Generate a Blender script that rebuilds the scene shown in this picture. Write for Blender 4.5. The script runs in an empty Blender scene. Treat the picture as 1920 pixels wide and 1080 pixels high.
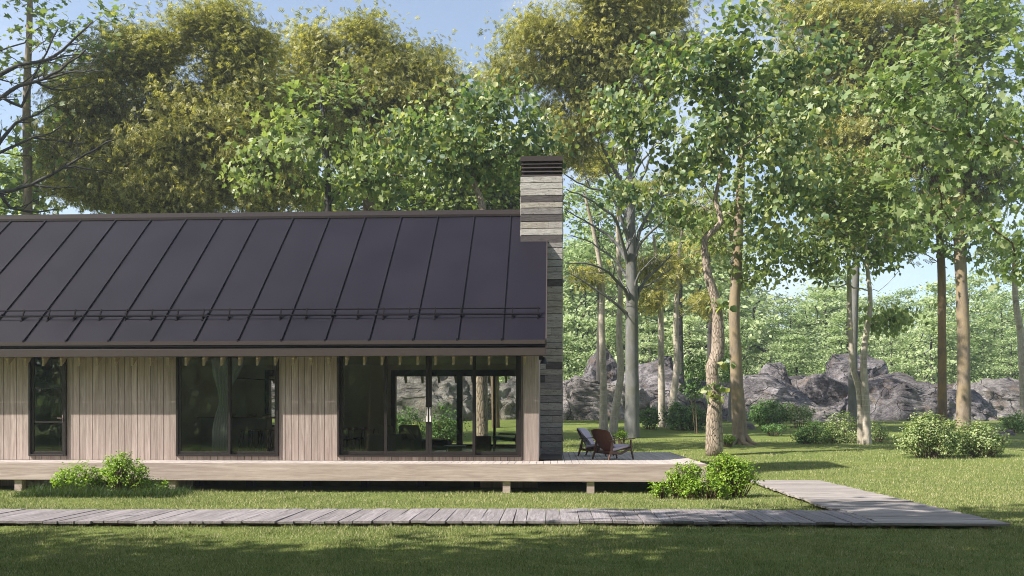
import bpy, math, random
import numpy as np
from mathutils import Vector, noise

# ------------------------------------------------------------------ camera, sky, sun, exposure
scene = bpy.context.scene
col = scene.collection
EYE = 1.9            # eye height
FPX = 1645.0         # focal length in photo pixels (photo 1920 wide)
HY = 776.0           # horizon row
YAW = math.radians(2.645)
cam_d = bpy.data.cameras.new('camera')
cam = bpy.data.objects.new('camera', cam_d)
col.objects.link(cam)
cam.location = (0, 0, EYE)
cam.rotation_euler = (math.radians(90), 0, YAW)
cam_d.sensor_width = 36
cam_d.lens = 36 * FPX / 1920
cam_d.shift_y = (HY - 540) / 1920
cam_d.clip_end = 2000
scene.camera = cam

SUN = Vector((-2.33, -1.0, 2.25)).normalized()     # towards the sun
world = bpy.data.worlds.new('World')
scene.world = world
world.use_nodes = True
wn = world.node_tree
for n in list(wn.nodes): wn.nodes.remove(n)
sky = wn.nodes.new('ShaderNodeTexSky'); sky.sky_type = 'NISHITA'; sky.sun_disc = False
sky.sun_elevation = math.asin(SUN.z)
sky.sun_rotation = math.atan2(SUN.x, SUN.y)
sky.air_density = 1.0; sky.dust_density = 1.2; sky.ozone_density = 1.2
bg = wn.nodes.new('ShaderNodeBackground'); bg.inputs['Strength'].default_value = 0.098
wo = wn.nodes.new('ShaderNodeOutputWorld')
tcw = wn.nodes.new('ShaderNodeTexCoord'); mpw = wn.nodes.new('ShaderNodeMapping'); mpw.inputs['Scale'].default_value = (1.2, 2.0, 7)
nzw = wn.nodes.new('ShaderNodeTexNoise'); nzw.inputs['Scale'].default_value = 1.6; nzw.inputs['Detail'].default_value = 7; nzw.inputs['Distortion'].default_value = .6
rmw = wn.nodes.new('ShaderNodeMapRange'); rmw.inputs['From Min'].default_value = .42; rmw.inputs['From Max'].default_value = .75; rmw.inputs['To Min'].default_value = .10; rmw.inputs['To Max'].default_value = .5
mxw = wn.nodes.new('ShaderNodeMix'); mxw.data_type = 'RGBA'; mxw.inputs[7].default_value = (6.0, 6.1, 6.5, 1)
wn.links.new(tcw.outputs['Generated'], mpw.inputs[0]); wn.links.new(mpw.outputs[0], nzw.inputs['Vector']); wn.links.new(nzw.outputs[0], rmw.inputs[0])
wn.links.new(rmw.outputs[0], mxw.inputs[0]); wn.links.new(sky.outputs[0], mxw.inputs[6]); wn.links.new(mxw.outputs[2], bg.inputs[0]); wn.links.new(bg.outputs[0], wo.inputs[0])
sun_d = bpy.data.lights.new('sun', 'SUN'); sun_d.energy = 5.0; sun_d.angle = math.radians(0.5)
sun_d.color = (1.0, 0.93, 0.84)
sun = bpy.data.objects.new('sun', sun_d); col.objects.link(sun)
sun.rotation_euler = SUN.to_track_quat('Z', 'Y').to_euler()
sun.location = (-60, -20, 50)
scene.view_settings.view_transform = 'Standard'
scene.view_settings.look = 'None'
scene.view_settings.exposure = 1.1
scene.view_settings.gamma = 1
scene.cycles.max_bounces = 8
scene.cycles.transparent_max_bounces = 12
scene.cycles.use_denoising = True
scene.cycles.denoiser = 'OPENIMAGEDENOISE'
scene.cycles.denoising_input_passes = 'RGB_ALBEDO_NORMAL'
scene.cycles.denoising_prefilter = 'NONE'
scene.cycles.pixel_filter_type = 'BLACKMAN_HARRIS'
scene.cycles.filter_width = 1.0
scene.cycles.volume_bounces = 0

# ------------------------------------------------------------------ pixel -> world helpers
CA, SA = math.cos(YAW), math.sin(YAW)
def P(px, py, Y):
    xc = (px - 960) / FPX
    k = Y / (xc * SA + CA)
    return Vector((k * (xc * CA - SA), Y, EYE + k * (HY - py) / FPX))
def X_at(px, Y): return P(px, HY, Y).x
def Z_at(py, Y, px=960): return P(px, py, Y).z
def PXM(Y): return FPX / Y

def sstep(t):
    t = min(1, max(0, t)); return t * t * (3 - 2 * t)
def gz(x, y):
    """ground height"""
    if y < 24: return 0.0
    if y < 64: return 0.0430 * max(0.0, y - 26) if y > 26 else 0.0
    return 0.043 * 38 + 0.03 * (y - 64)

# ------------------------------------------------------------------ tagging
def tag(o, label=None, cat=None, group=None, kind=None):
    if label: o['label'] = label
    if cat: o['category'] = cat
    if group: o['group'] = group
    if kind: o['kind'] = kind
    return o
def empty(name, loc=(0, 0, 0), rz=0, label=None, cat=None, group=None):
    o = bpy.data.objects.new(name, None); col.objects.link(o)
    o.location = loc; o.rotation_euler = (0, 0, rz); o.empty_display_size = 0.2
    return tag(o, label, cat, group)
def copy_tree(o, parent=None):
    c = o.copy(); col.objects.link(c); c.parent = parent
    for ch in list(o.children): copy_tree(ch, c)
    return c

# ------------------------------------------------------------------ mesh builder
class MB:
    def __init__(s): s.v = []; s.f = []
    def box(s, x0, x1, y0, y1, z0, z1):
        b = len(s.v)
        s.v += [(x0,y0,z0),(x1,y0,z0),(x1,y1,z0),(x0,y1,z0),(x0,y0,z1),(x1,y0,z1),(x1,y1,z1),(x0,y1,z1)]
        s.f += [(b,b+3,b+2,b+1),(b+4,b+5,b+6,b+7),(b,b+1,b+5,b+4),(b+1,b+2,b+6,b+5),(b+2,b+3,b+7,b+6),(b+3,b,b+4,b+7)]
    def hexa(s, pts):
        """8 corner points: bottom 4 (ccw) then top 4"""
        b = len(s.v); s.v += [tuple(p) for p in pts]
        s.f += [(b,b+3,b+2,b+1),(b+4,b+5,b+6,b+7),(b,b+1,b+5,b+4),(b+1,b+2,b+6,b+5),(b+2,b+3,b+7,b+6),(b+3,b,b+4,b+7)]
    def obox(s, c, sx, sy, sz, rz=0, ry=0, rx=0):
        from mathutils import Euler
        R = Euler((rx, ry, rz)).to_matrix(); c = Vector(c)
        p = []
        for z in (-1, 1):
            for x, y in ((-1,-1),(1,-1),(1,1),(-1,1)):
                p.append(c + R @ Vector((x*sx/2, y*sy/2, z*sz/2)))
        s.hexa(p)
    def bar(s, a, b, w, h, w2=None, h2=None, side=None):
        """tapered rectangular bar from a to b"""
        a = Vector(a); b = Vector(b); d = (b - a).normalized()
        if side is None:
            side = d.cross(Vector((0,0,1)))
            if side.length < 1e-3: side = Vector((0,1,0))
        side = Vector(side).normalized(); up = side.cross(d).normalized()
        w2 = w if w2 is None else w2; h2 = h if h2 is None else h2
        p = []
        for c, ww, hh in ((a, w, h), (b, w2, h2)):
            for i, j in ((-1,-1),(1,-1),(1,1),(-1,1)):
                p.append(c + side*i*ww/2 + up*j*hh/2)
        s.hexa(p)
    def tube(s, pts, rad, n=8, cap=True, jit=None):
        pts = [Vector(p) for p in pts]
        if not hasattr(rad, '__len__'): rad = [rad]*len(pts)
        b = len(s.v); up = Vector((0.13, 0.97, 0.2)).normalized()
        for i, p in enumerate(pts):
            d = (pts[min(i+1,len(pts)-1)] - pts[max(i-1,0)])
            d = d.normalized() if d.length > 1e-9 else Vector((0,0,1))
            u = (up - d*up.dot(d))
            if u.length < 1e-3: u = Vector((1,0,0)) - d*d.x
            u.normalize(); w = d.cross(u); up = u
            for k in range(n):
                a = 2*math.pi*k/n
                r = rad[i] * (jit(i, a, p) if jit else 1)
                s.v.append(tuple(p + (u*math.cos(a) + w*math.sin(a))*r))
        for i in range(len(pts)-1):
            for k in range(n):
                k2 = (k+1) % n
                s.f.append((b+i*n+k, b+i*n+k2, b+(i+1)*n+k2, b+(i+1)*n+k))
        if cap:
            s.f.append(tuple(b+k for k in reversed(range(n))))
            s.f.append(tuple(b+(len(pts)-1)*n+k for k in range(n)))
    def cyl(s, c, r, z0, z1, n=24):
        s.tube([(c[0],c[1],z0),(c[0],c[1],z1)], r, n)
    def poly_extrude(s, pts2, y0, y1, axis='y'):
        """polygon (x,z) extruded along y (or (y,z) along x)"""
        b = len(s.v); n = len(pts2)
        for t in (y0, y1):
            for p in pts2:
                s.v.append((p[0], t, p[1]) if axis == 'y' else (t, p[0], p[1]))
        s.f.append(tuple(b+i for i in range(n))); s.f.append(tuple(b+n+i for i in reversed(range(n))))
        for i in range(n):
            j = (i+1) % n
            s.f.append((b+j, b+i, b+n+i, b+n+j))
    def build(s, name, mat, parent=None, smooth=False, bevel=0, origin=None, subsurf=0):
        me = bpy.data.meshes.new(name)
        v = s.v
        if origin is not None:
            ox, oy, oz = origin; v = [(a-ox, b-oy, c-oz) for a, b, c in v]
        me.from_pydata([tuple(q) for q in v], [], s.f); me.update()
        if mat: me.materials.append(mat)
        o = bpy.data.objects.new(name, me); col.objects.link(o)
        if origin is not None and parent is None: o.location = origin
        if parent is not None: o.parent = parent
        if smooth: me.polygons.foreach_set('use_smooth', [True]*len(me.polygons))
        if bevel:
            m = o.modifiers.new('bevel', 'BEVEL'); m.width = bevel; m.segments = 2; m.limit_method = 'ANGLE'
        if subsurf:
            m = o.modifiers.new('sub', 'SUBSURF'); m.levels = subsurf; m.render_levels = subsurf
        return o

def np_mesh(name, V, F, mat, parent=None, smooth=False, loc=None):
    """V (n,3) array, F (m,k) array of equal-size faces"""
    me = bpy.data.meshes.new(name)
    V = np.asarray(V, dtype=np.float32); F = np.asarray(F, dtype=np.int32)
    m, k = F.shape
    me.vertices.add(len(V)); me.vertices.foreach_set('co', V.ravel())
    me.loops.add(m*k); me.loops.foreach_set('vertex_index', F.ravel())
    me.polygons.add(m); me.polygons.foreach_set('loop_start', np.arange(0, m*k, k, dtype=np.int32))
    if smooth: me.polygons.foreach_set('use_smooth', np.ones(m, dtype=bool))
    me.update(calc_edges=True)
    if mat: me.materials.append(mat)
    o = bpy.data.objects.new(name, me); col.objects.link(o)
    if parent is not None: o.parent = parent
    if loc is not None: o.location = loc
    return o

# ------------------------------------------------------------------ materials
class Mat:
    def __init__(s, name):
        s.m = bpy.data.materials.new(name); s.m.use_nodes = True
        s.t = s.m.node_tree; s.N = s.t.nodes; s.L = s.t.links
        s.b = s.N['Principled BSDF']; s.out = s.N['Material Output']
        s.co = None
    def n(s, typ, **kw):
        x = s.N.new(typ)
        for k, v in kw.items(): setattr(x, k, v)
        return x
    def coord(s, scale=(1,1,1), rot=(0,0,0)):
        tc = s.n('ShaderNodeTexCoord'); mp = s.n('ShaderNodeMapping')
        mp.inputs['Scale'].default_value = scale; mp.inputs['Rotation'].default_value = rot
        s.L.new(tc.outputs['Object'], mp.inputs[0]); return mp.outputs[0]
    def geo(s, what='Random Per Island'): return s.n('ShaderNodeNewGeometry').outputs[what]
    def noise(s, co, scale=5, detail=5, rough=.55, dist=0):
        x = s.n('ShaderNodeTexNoise'); x.inputs['Scale'].default_value = scale; x.inputs['Detail'].default_value = detail
        x.inputs['Roughness'].default_value = rough; x.inputs['Distortion'].default_value = dist
        s.L.new(co, x.inputs['Vector']); return x.outputs[0]
    def vor(s, co, scale=5, feature='F1', out='Distance'):
        x = s.n('ShaderNodeTexVoronoi', feature=feature); x.inputs['Scale'].default_value = scale
        s.L.new(co, x.inputs['Vector']); return x.outputs[out]
    def ramp(s, fac, stops, interp='LINEAR'):
        x = s.n('ShaderNodeValToRGB'); x.color_ramp.interpolation = interp
        el = x.color_ramp.elements
        while len(el) < len(stops): el.new(0.5)
        for e, (p, c) in zip(el, stops):
            e.position = p
            e.color = (c, c, c, 1) if not hasattr(c, '__len__') else (*c, 1)
        s.L.new(fac, x.inputs[0]); return x.outputs[0]
    def mix(s, fac, a, b, mode='MIX'):
        x = s.n('ShaderNodeMix', data_type='RGBA', blend_type=mode)
        for sock, v in ((x.inputs[0], fac), (x.inputs[6], a), (x.inputs[7], b)):
            if isinstance(v, bpy.types.NodeSocket): s.L.new(v, sock)
            elif hasattr(v, '__len__'): sock.default_value = (*v, 1)
            else: sock.default_value = v
        return x.outputs[2]
    def math(s, op, a, b=None):
        x = s.n('ShaderNodeMath', operation=op)
        for i, v in enumerate((a, b)):
            if v is None: continue
            if isinstance(v, bpy.types.NodeSocket): s.L.new(v, x.inputs[i])
            else: x.inputs[i].default_value = v
        return x.outputs[0]
    def color(s, c):
        if isinstance(c, bpy.types.NodeSocket): s.L.new(c, s.b.inputs['Base Color'])
        else: s.b.inputs['Base Color'].default_value = (*c, 1)
    def bump(s, h, strength=.3, dist=.02):
        x = s.n('ShaderNodeBump'); x.inputs['Strength'].default_value = strength; x.inputs['Distance'].default_value = dist
        s.L.new(h, x.inputs['Height']); s.L.new(x.outputs[0], s.b.inputs['Normal'])
    def rough(s, r, spec=None, metal=None):
        if isinstance(r, bpy.types.NodeSocket): s.L.new(r, s.b.inputs['Roughness'])
        else: s.b.inputs['Roughness'].default_value = r
        if spec is not None: s.b.inputs['Specular IOR Level'].default_value = spec
        if metal is not None: s.b.inputs['Metallic'].default_value = metal

def m_wood(name, dark, light, axis='z', grain=1.0, var=.35, rough=.7, fine=60, bump=.25):
    M = Mat(name)
    sc = {'x': (.5, 9, 9), 'y': (9, .5, 9), 'z': (9, 9, .5)}[axis]
    rnd = M.geo()
    tc = M.n('ShaderNodeTexCoord'); add = M.n('ShaderNodeVectorMath', operation='ADD')
    cmb = M.n('ShaderNodeCombineXYZ')
    r7 = M.math('MULTIPLY', rnd, 37.0)
    for i in range(3): M.L.new(r7, cmb.inputs[i])
    M.L.new(tc.outputs['Object'], add.inputs[0]); M.L.new(cmb.outputs[0], add.inputs[1])
    mp = M.n('ShaderNodeMapping'); mp.inputs['Scale'].default_value = sc; M.L.new(add.outputs[0], mp.inputs[0])
    a = M.noise(mp.outputs[0], 1.2*grain, 5, .6, 1.6)
    b = M.noise(mp.outputs[0], 7*grain, 3, .7, .3)
    f = M.math('ADD', M.math('MULTIPLY', a, .65), M.math('MULTIPLY', b, .35))
    c = M.ramp(f, [(.33, dark), (.52, [(d+l)/2 for d, l in zip(dark, light)]), (.68, light)])
    v = M.ramp(rnd, [(0, 1-var), (1, 1.0)])
    M.color(M.mix(1.0, c, v, 'MULTIPLY')); M.rough(rough, .3); M.bump(f, bump, .01)
    return M.m

def m_plain(name, c, rough=.6, metal=0, spec=.4, nz=0, nscale=8):
    M = Mat(name); M.rough(rough, spec, metal)
    if nz:
        f = M.noise(M.coord(), nscale, 4)
        M.color(M.ramp(f, [(.3, [x*(1-nz) for x in c]), (.7, [min(1, x*(1+nz)) for x in c])]))
        M.bump(f, .05, .01)
    else: M.color(c)
    return M.m

def m_leaf(name, cols, rough=.5, trans=.28, tcol=None, clump=.6, spec=.35, bumpy=False):
    """cols: list of colours across the random range"""
    M = Mat(name)
    n = len(cols)
    rnd = M.geo()
    cl = M.noise(M.coord(), clump, 3, .6)
    f = M.math('ADD', M.math('MULTIPLY', rnd, .6), M.math('MULTIPLY', M.math('SUBTRACT', cl, .3), .9))
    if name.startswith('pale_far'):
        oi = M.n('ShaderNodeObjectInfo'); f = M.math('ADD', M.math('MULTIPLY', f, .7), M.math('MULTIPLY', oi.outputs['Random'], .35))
    c = M.ramp(f, [(i/(n-1)*.9+.03, q) for i, q in enumerate(cols)])
    M.color(c); M.rough(rough, spec)
    tr = M.n('ShaderNodeBsdfTranslucent')
    tc = M.mix(1.0, c, tcol or (1.3, 1.5, .5), 'MULTIPLY'); M.L.new(tc, tr.inputs[0])
    mx = M.n('ShaderNodeMixShader'); mx.inputs[0].default_value = trans
    M.L.new(M.b.outputs[0], mx.inputs[1]); M.L.new(tr.outputs[0], mx.inputs[2]); M.L.new(mx.outputs[0], M.out.inputs[0])
    return M.m

def m_bark(name, dark, light, patch=None, patch_at=.6, furrow=0.0, scale=3.0, zs=.35, bumpd=.03, ring=False):
    M = Mat(name)
    co = M.coord((1, 1, zs))
    a = M.noise(co, scale*2, 8, .7, .8)
    c = M.ramp(a, [(.3, dark), (.7, light)])
    h = a
    if furrow:
        mu = M.noise(M.coord((1, 1, .28)), 9, 4, .6, 1.2)
        v = M.vor(M.coord((1, 1, .22)), 17, 'DISTANCE_TO_EDGE')
        v2 = M.ramp(M.math('ADD', v, M.math('MULTIPLY', M.math('SUBTRACT', mu, .5), .25)), [(0, 0.0), (.16, 1.0)])
        c = M.mix(v2, [x*.6 for x in dark], c); h = v2
    if patch:
        p = M.noise(M.coord((1, 1, .6)), 1.6, 6, .65, .5)
        pm = M.ramp(p, [(patch_at-.06, 0.0), (patch_at+.06, 1.0)])
        c = M.mix(pm, c, patch)
    if ring:
        w = M.noise(M.coord((.4, .4, 6)), 3, 3, .6, .2)
        wm = M.ramp(w, [(.58, 0.0), (.66, .7)])
        c = M.mix(wm, c, (.5, .47, .42))
    M.color(c); M.rough(.85, .2); M.bump(h, .6, bumpd)
    return M.m

# base palette
MT = {}
MT['clad'] = m_wood('weathered_cladding', (.27, .205, .182), (.57, .478, .435), 'z', 1.0, .22)
MT['beam'] = m_wood('pale_beam_wood', (.33, .25, .222), (.62, .52, .475), 'x', .8, .08)
MT['deck_y'] = m_wood('deck_board_wood', (.36, .32, .30), (.52, .47, .44), 'y', 1.0, .15)
MT['path'] = m_wood('grey_path_wood', (.13, .115, .12), (.40, .365, .375), 'y', 1.3, .25, .75, bump=.5)
MT['path_x'] = m_wood('grey_path_wood_cross', (.20, .175, .165), (.50, .455, .43), 'x', 1.3, .35, .75, bump=.5)
MT['rafter'] = m_wood('rafter_wood', (.30, .23, .14), (.44, .36, .25), 'y', 1, .15)
MT['teak'] = m_wood('reddish_wood', (.045, .018, .010), (.095, .040, .024), 'z', 1.2, .15, .35, bump=.05)
MT['teak_light'] = m_wood('frame_wood', (.07, .038, .028), (.15, .085, .062), 'x', 1.2, .15, .4, bump=.05)
MT['walnut'] = m_wood('walnut', (.20, .11, .06), (.40, .25, .14), 'x', 1, .2, .45, bump=.05)
MT['oak'] = m_wood('oak', (.35, .24, .14), (.5, .36, .22), 'x', 1, .1, .5, bump=.05)
MT['floor_in'] = m_wood('interior_floor_wood', (.28, .23, .17), (.42, .35, .27), 'y', 1, .2, .4, bump=.05)
def roof_mat():
    M = Mat('dark_roof_metal')
    f = M.noise(M.coord((1, 1, 1)), .7, 3)
    M.color(M.ramp(f, [(.3, (.009, .0075, .013)), (.7, (.013, .011, .018))]))
    M.rough(M.ramp(f, [(.3, .50), (.7, .58)]), .12, .0)
    return M.m
MT['roof'] = roof_mat()
MT['fascia'] = m_plain('brown_fascia_metal', (.058, .046, .044), .5, 0, .18, .05, 2)
MT['frame'] = m_plain('dark_window_metal', (.022, .018, .018), .4, 0, .4)
MT['black'] = m_plain('black_metal', (.012, .011, .012), .4)
MT['guard'] = m_plain('matt_guard_metal', (.012, .010, .011), .85, 0, .08)
MT['steel'] = m_plain('brushed_steel', (.80, .77, .75), .5, .2)
MT['wall_in'] = m_plain('interior_plaster', (.78, .72, .55), .8, 0, .2, .03, 1.5)
MT['ceil_in'] = m_plain('ceiling_plaster', (.8, .76, .66), .8)
MT['grey_fab'] = m_plain('grey_sofa_fabric', (.36, .36, .38), .95, 0, .1, .15, 60)
MT['dark_fab'] = m_plain('charcoal_fabric', (.06, .065, .085), .95, 0, .1, .15, 60)
MT['green_fab'] = m_plain('green_velvet', (.09, .42, .25), .8, 0, .2, .1, 40)
MT['lilac_fab'] = m_plain('pale_lilac_cushion', (.50, .44, .50), .9, 0, .1, .08, 60)
MT['white'] = m_plain('white_lacquer', (.6, .6, .58), .5)
MT['rug'] = m_plain('pale_rug', (.55, .55, .56), .95, 0, .1, .12, 30)
MT['dirt'] = m_plain('soil', (.05, .035, .022), .95, 0, .1, .3, 5)

def glass_mat():
    M = Mat('window_glass')
    tr = M.n('ShaderNodeBsdfTransparent'); tr.inputs[0].default_value = (.96, .97, .95, 1)
    gl = M.n('ShaderNodeBsdfGlossy'); gl.inputs['Roughness'].default_value = 0.015; gl.inputs[0].default_value = (.9, .95, 1, 1)
    fr = M.n('ShaderNodeFresnel'); fr.inputs[0].default_value = 1.5
    mx = M.n('ShaderNodeMixShader'); f2 = M.math('MULTIPLY', fr.outputs[0], 1.1)
    M.L.new(f2, mx.inputs[0]); M.L.new(tr.outputs[0], mx.inputs[1]); M.L.new(gl.outputs[0], mx.inputs[2])
    M.L.new(mx.outputs[0], M.out.inputs[0]); return M.m
MT['glass'] = glass_mat()
def curtain_mat():
    M = Mat('sheer_curtain')
    tl = M.n('ShaderNodeBsdfTranslucent'); tl.inputs[0].default_value = (.92, .94, 1.0, 1)
    M.color((.80, .83, .95)); M.rough(.9)
    mx = M.n('ShaderNodeMixShader'); mx.inputs[0].default_value = .5
    M.L.new(M.b.outputs[0], mx.inputs[1]); M.L.new(tl.outputs[0], mx.inputs[2])
    M.L.new(mx.outputs[0], M.out.inputs[0]); return M.m
MT['curtain'] = curtain_mat()
def stack_mat():
    M = Mat('chimney_stone')
    rnd = M.geo()
    c = M.ramp(rnd, [(0, (.13, .115, .115)), (.10, (.48, .45, .42)), (.26, (.38, .35, .335)), (.40, (.54, .505, .47)), (.56, (.32, .295, .285)), (.64, (.48, .44, .385)), (.76, (.58, .55, .51)), (.93, (.43, .40, .37))], 'CONSTANT')
    g = M.noise(M.coord((2.2, 2.2, 26)), 2.2, 8, .72, .5)
    c = M.mix(1.0, c, M.ramp(g, [(.33, .40), (.6, 1.0)]), 'MULTIPLY')
    pit = M.noise(M.coord((14, 14, 40)), 1.0, 4, .6)
    pm = M.ramp(pit, [(.30, .0), (.38, 1.0)])
    c = M.mix(pm, (.05, .04, .035), c)
    M.color(c); M.rough(.85, .2); M.bump(M.math('MULTIPLY', g, pm), .8, .02)
    return M.m
MT['stack'] = stack_mat()
def rock_mat(name, a, b, c3, crack=.9):
    crack *= .45
    M = Mat(name)
    co = M.coord((1, 1, 1)); co2 = M.coord((.75, 1.0, 1.7), (0, math.radians(24), .2))
    n1 = M.noise(co, .42, 8, .7, .9); n2 = M.noise(co2, 2.4, 10, .8, .6)
    f = M.math('ADD', M.math('MULTIPLY', n1, .55), M.math('MULTIPLY', n2, .45))
    c = M.ramp(f, [(.38, a), (.47, b), (.54, c3), (.62, [min(.7, x*1.35) for x in c3])])
    och = M.noise(co, .8, 5, .6)
    c = M.mix(M.ramp(och, [(.56, 0.0), (.68, .6)]), c, (.33, .24, .16))
    wh = M.noise(co2, 5, 6, .8)
    c = M.mix(M.ramp(wh, [(.58, 0.0), (.68, .55)]), c, (.50, .47, .46))
    # darker moss and staining on upward faces
    nz = M.n('ShaderNodeSeparateXYZ'); M.L.new(M.geo('Normal'), nz.inputs[0])
    up = M.ramp(nz.outputs[2], [(.75, 0.0), (.95, .7)])
    up = M.math('MULTIPLY', up, M.ramp(n1, [(.45, 0.1), (.6, 1.0)]))
    c = M.mix(up, c, (.10, .085, .055))
    dv = M.n('ShaderNodeTexNoise'); dv.inputs['Scale'].default_value = .9; M.L.new(co, dv.inputs['Vector'])
    off = M.n('ShaderNodeVectorMath', operation='ADD'); M.L.new(co, off.inputs[0]); M.L.new(dv.outputs[1], off.inputs[1])
    ck = M.vor(off.outputs[0], .42*crack, 'DISTANCE_TO_EDGE')
    ckm = M.ramp(ck, [(.0, 0.15), (.008, 1.0)])
    c = M.mix(ckm, (.035, .03, .03), c)
    M.color(c); M.rough(.9, .15)
    M.bump(M.math('ADD', M.math('MULTIPLY', f, 2.4), M.math('MULTIPLY', ckm, .5)), 1.0, .55)
    return M.m
MT['rock_a'] = rock_mat('grey_lilac_rock', (.09, .083, .092), (.20, .186, .20), (.42, .395, .415))
MT['rock_b'] = rock_mat('warm_pink_rock', (.12, .108, .11), (.28, .258, .255), (.49, .455, .445))
MT['rock_c'] = rock_mat('dark_weathered_rock', (.075, .067, .076), (.17, .155, .168), (.35, .33, .345), 1.2)

def ground_mat():
    M = Mat('lawn_soil_and_grass')
    co = M.coord()
    a = M.noise(co, .35, 5, .6); b = M.noise(co, 3.0, 6, .7); d = M.noise(co, 38, 4, .8)
    st = M.noise(M.coord((.6, 2.2, 1)), 1.1, 6, .7)
    c1 = M.ramp(d, [(.30, (.10, .13, .03)), (.50, (.19, .22, .06)), (.66, (.30, .31, .11)), (.8, (.40, .37, .18))])
    c2 = M.ramp(d, [(.30, (.08, .125, .03)), (.55, (.15, .20, .05)), (.75, (.24, .27, .09))])
    f = M.ramp(M.math('ADD', M.math('MULTIPLY', a, .4), M.math('MULTIPLY', st, .6)), [(.42, 0.0), (.58, 1.0)])
    M.color(M.mix(f, c2, c1)); M.rough(.95, .1)
    M.bump(M.math('ADD', d, M.math('MULTIPLY', b, .6)), .8, .05)
    return M.m
MT['ground'] = ground_mat()

# ------------------------------------------------------------------ ground sheet
def build_ground():
    xs = np.concatenate([-np.geomspace(1, 240, 40)[::-1], np.linspace(-.9, .9, 3), np.geomspace(1, 240, 40)])
    ys = np.concatenate([np.linspace(-90, 8, 12), np.linspace(9, 70, 90), np.geomspace(72, 260, 24)])
    V = []
    for y in ys:
        for x in xs:
            z = gz(x, y)
            if y > 27: z += 0.10*noise.noise(Vector((x*.12, y*.12, 3)))*min(1, (y-27)/6)
            if y > 64 : z += min(10, (y-64)*.03)*noise.noise(Vector((x*.02, y*.02, 1)))
            V.append((x, y, z))
    nx = len(xs); F = []
    for j in range(len(ys)-1):
        for i in range(nx-1):
            F.append((j*nx+i, j*nx+i+1, (j+1)*nx+i+1, (j+1)*nx+i))
    o = np_mesh('ground', V, F, MT['ground'], smooth=True)
    tag(o, kind='structure', label='green lawn rising gently towards the rocks')
build_ground()

# ------------------------------------------------------------------ leaves (numpy)
LT = {}
def _lt():
    # frond: three pairs of leaflets on a mid rib (separate quads)
    q = []
    for i in range(4):
        y = .12 + i*.24
        for s in (-1, 1):
            q += [(0.0, y-.05, 0), (s*.34, y+.16, -.10), (s*.40, y+.30, -.14), (0.0, y+.10, 0)]
    LT['frond'] = (np.array(q, float), np.arange(len(q)).reshape(-1, 4))
    v = [(0,0,0), (.42,.30,.10), (.36,.78,.12), (0,1.05,-.06), (-.36,.78,.12), (-.42,.30,.10)]
    LT['broad'] = (np.array(v, float), np.array([(0,1,2,3), (0,3,4,5)]))
    v = [(0,0,0), (.42,.12,.05), (.22,.42,.03), (.52,.62,.02), (.2,.72,0), (0,1.1,-.12), (-.2,.72,0), (-.52,.62,.02), (-.22,.42,.03), (-.42,.12,.05)]
    LT['oak'] = (np.array(v, float), np.array([(0,1,2,8), (0,8,9,9), (2,3,4,4), (8,2,4,6), (6,7,8,8), (4,5,6,6)]))
    v = [(0,0,0), (.34,.45,.06), (0,1,-.04), (-.34,.45,.06)]
    LT['small'] = (np.array(v, float), np.array([(0,1,2,3)]))
_lt()

def leaves(pos, size, kind, rng, up=.3, out=None, outw=.3, droop=0., svar=.35):
    """pos (n,3) -> V, F.  each leaf random direction, normal biased upward"""
    n = len(pos); tv, tf = LT[kind]
    nrm = rng.normal(size=(n, 3)); nrm /= np.linalg.norm(nrm, axis=1)[:, None]
    nrm[:, 2] = np.abs(nrm[:, 2])*(.4) + up*1.6*(1 if up > 0 else 0) + nrm[:, 2]*.6
    if out is not None: nrm += out*outw*2
    nrm /= np.linalg.norm(nrm, axis=1)[:, None]
    d = rng.normal(size=(n, 3)); d[:, 2] -= droop
    if out is not None: d += out*outw*3
    d -= nrm*(d*nrm).sum(1)[:, None]; d /= (np.linalg.norm(d, axis=1)[:, None] + 1e-9)
    r = np.cross(d, nrm)
    s = size*(1 + svar*rng.uniform(-1, 1, n))[:, None, None]
    V = pos[:, None, :] + s*(tv[None, :, 0:1]*r[:, None, :] + tv[None, :, 1:2]*d[:, None, :] + tv[None, :, 2:3]*nrm[:, None, :])
    k = len(tv)
    F = tf[None, :, :] + (np.arange(n)*k)[:, None, None]
    return V.reshape(-1, 3), F.reshape(-1, tf.shape[1])

def fix_tris(name, V, F, mat, parent=None, loc=None):
    """faces of 4 where the last index may repeat -> write triangles instead"""
    F = np.asarray(F)
    a = F[:, [0, 1, 2]]; b = F[:, [0, 2, 3]]
    b = b[(b[:, 1] != b[:, 2])]
    return np_mesh(name, V, np.concatenate([a, b]), mat, parent, loc=loc)

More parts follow.
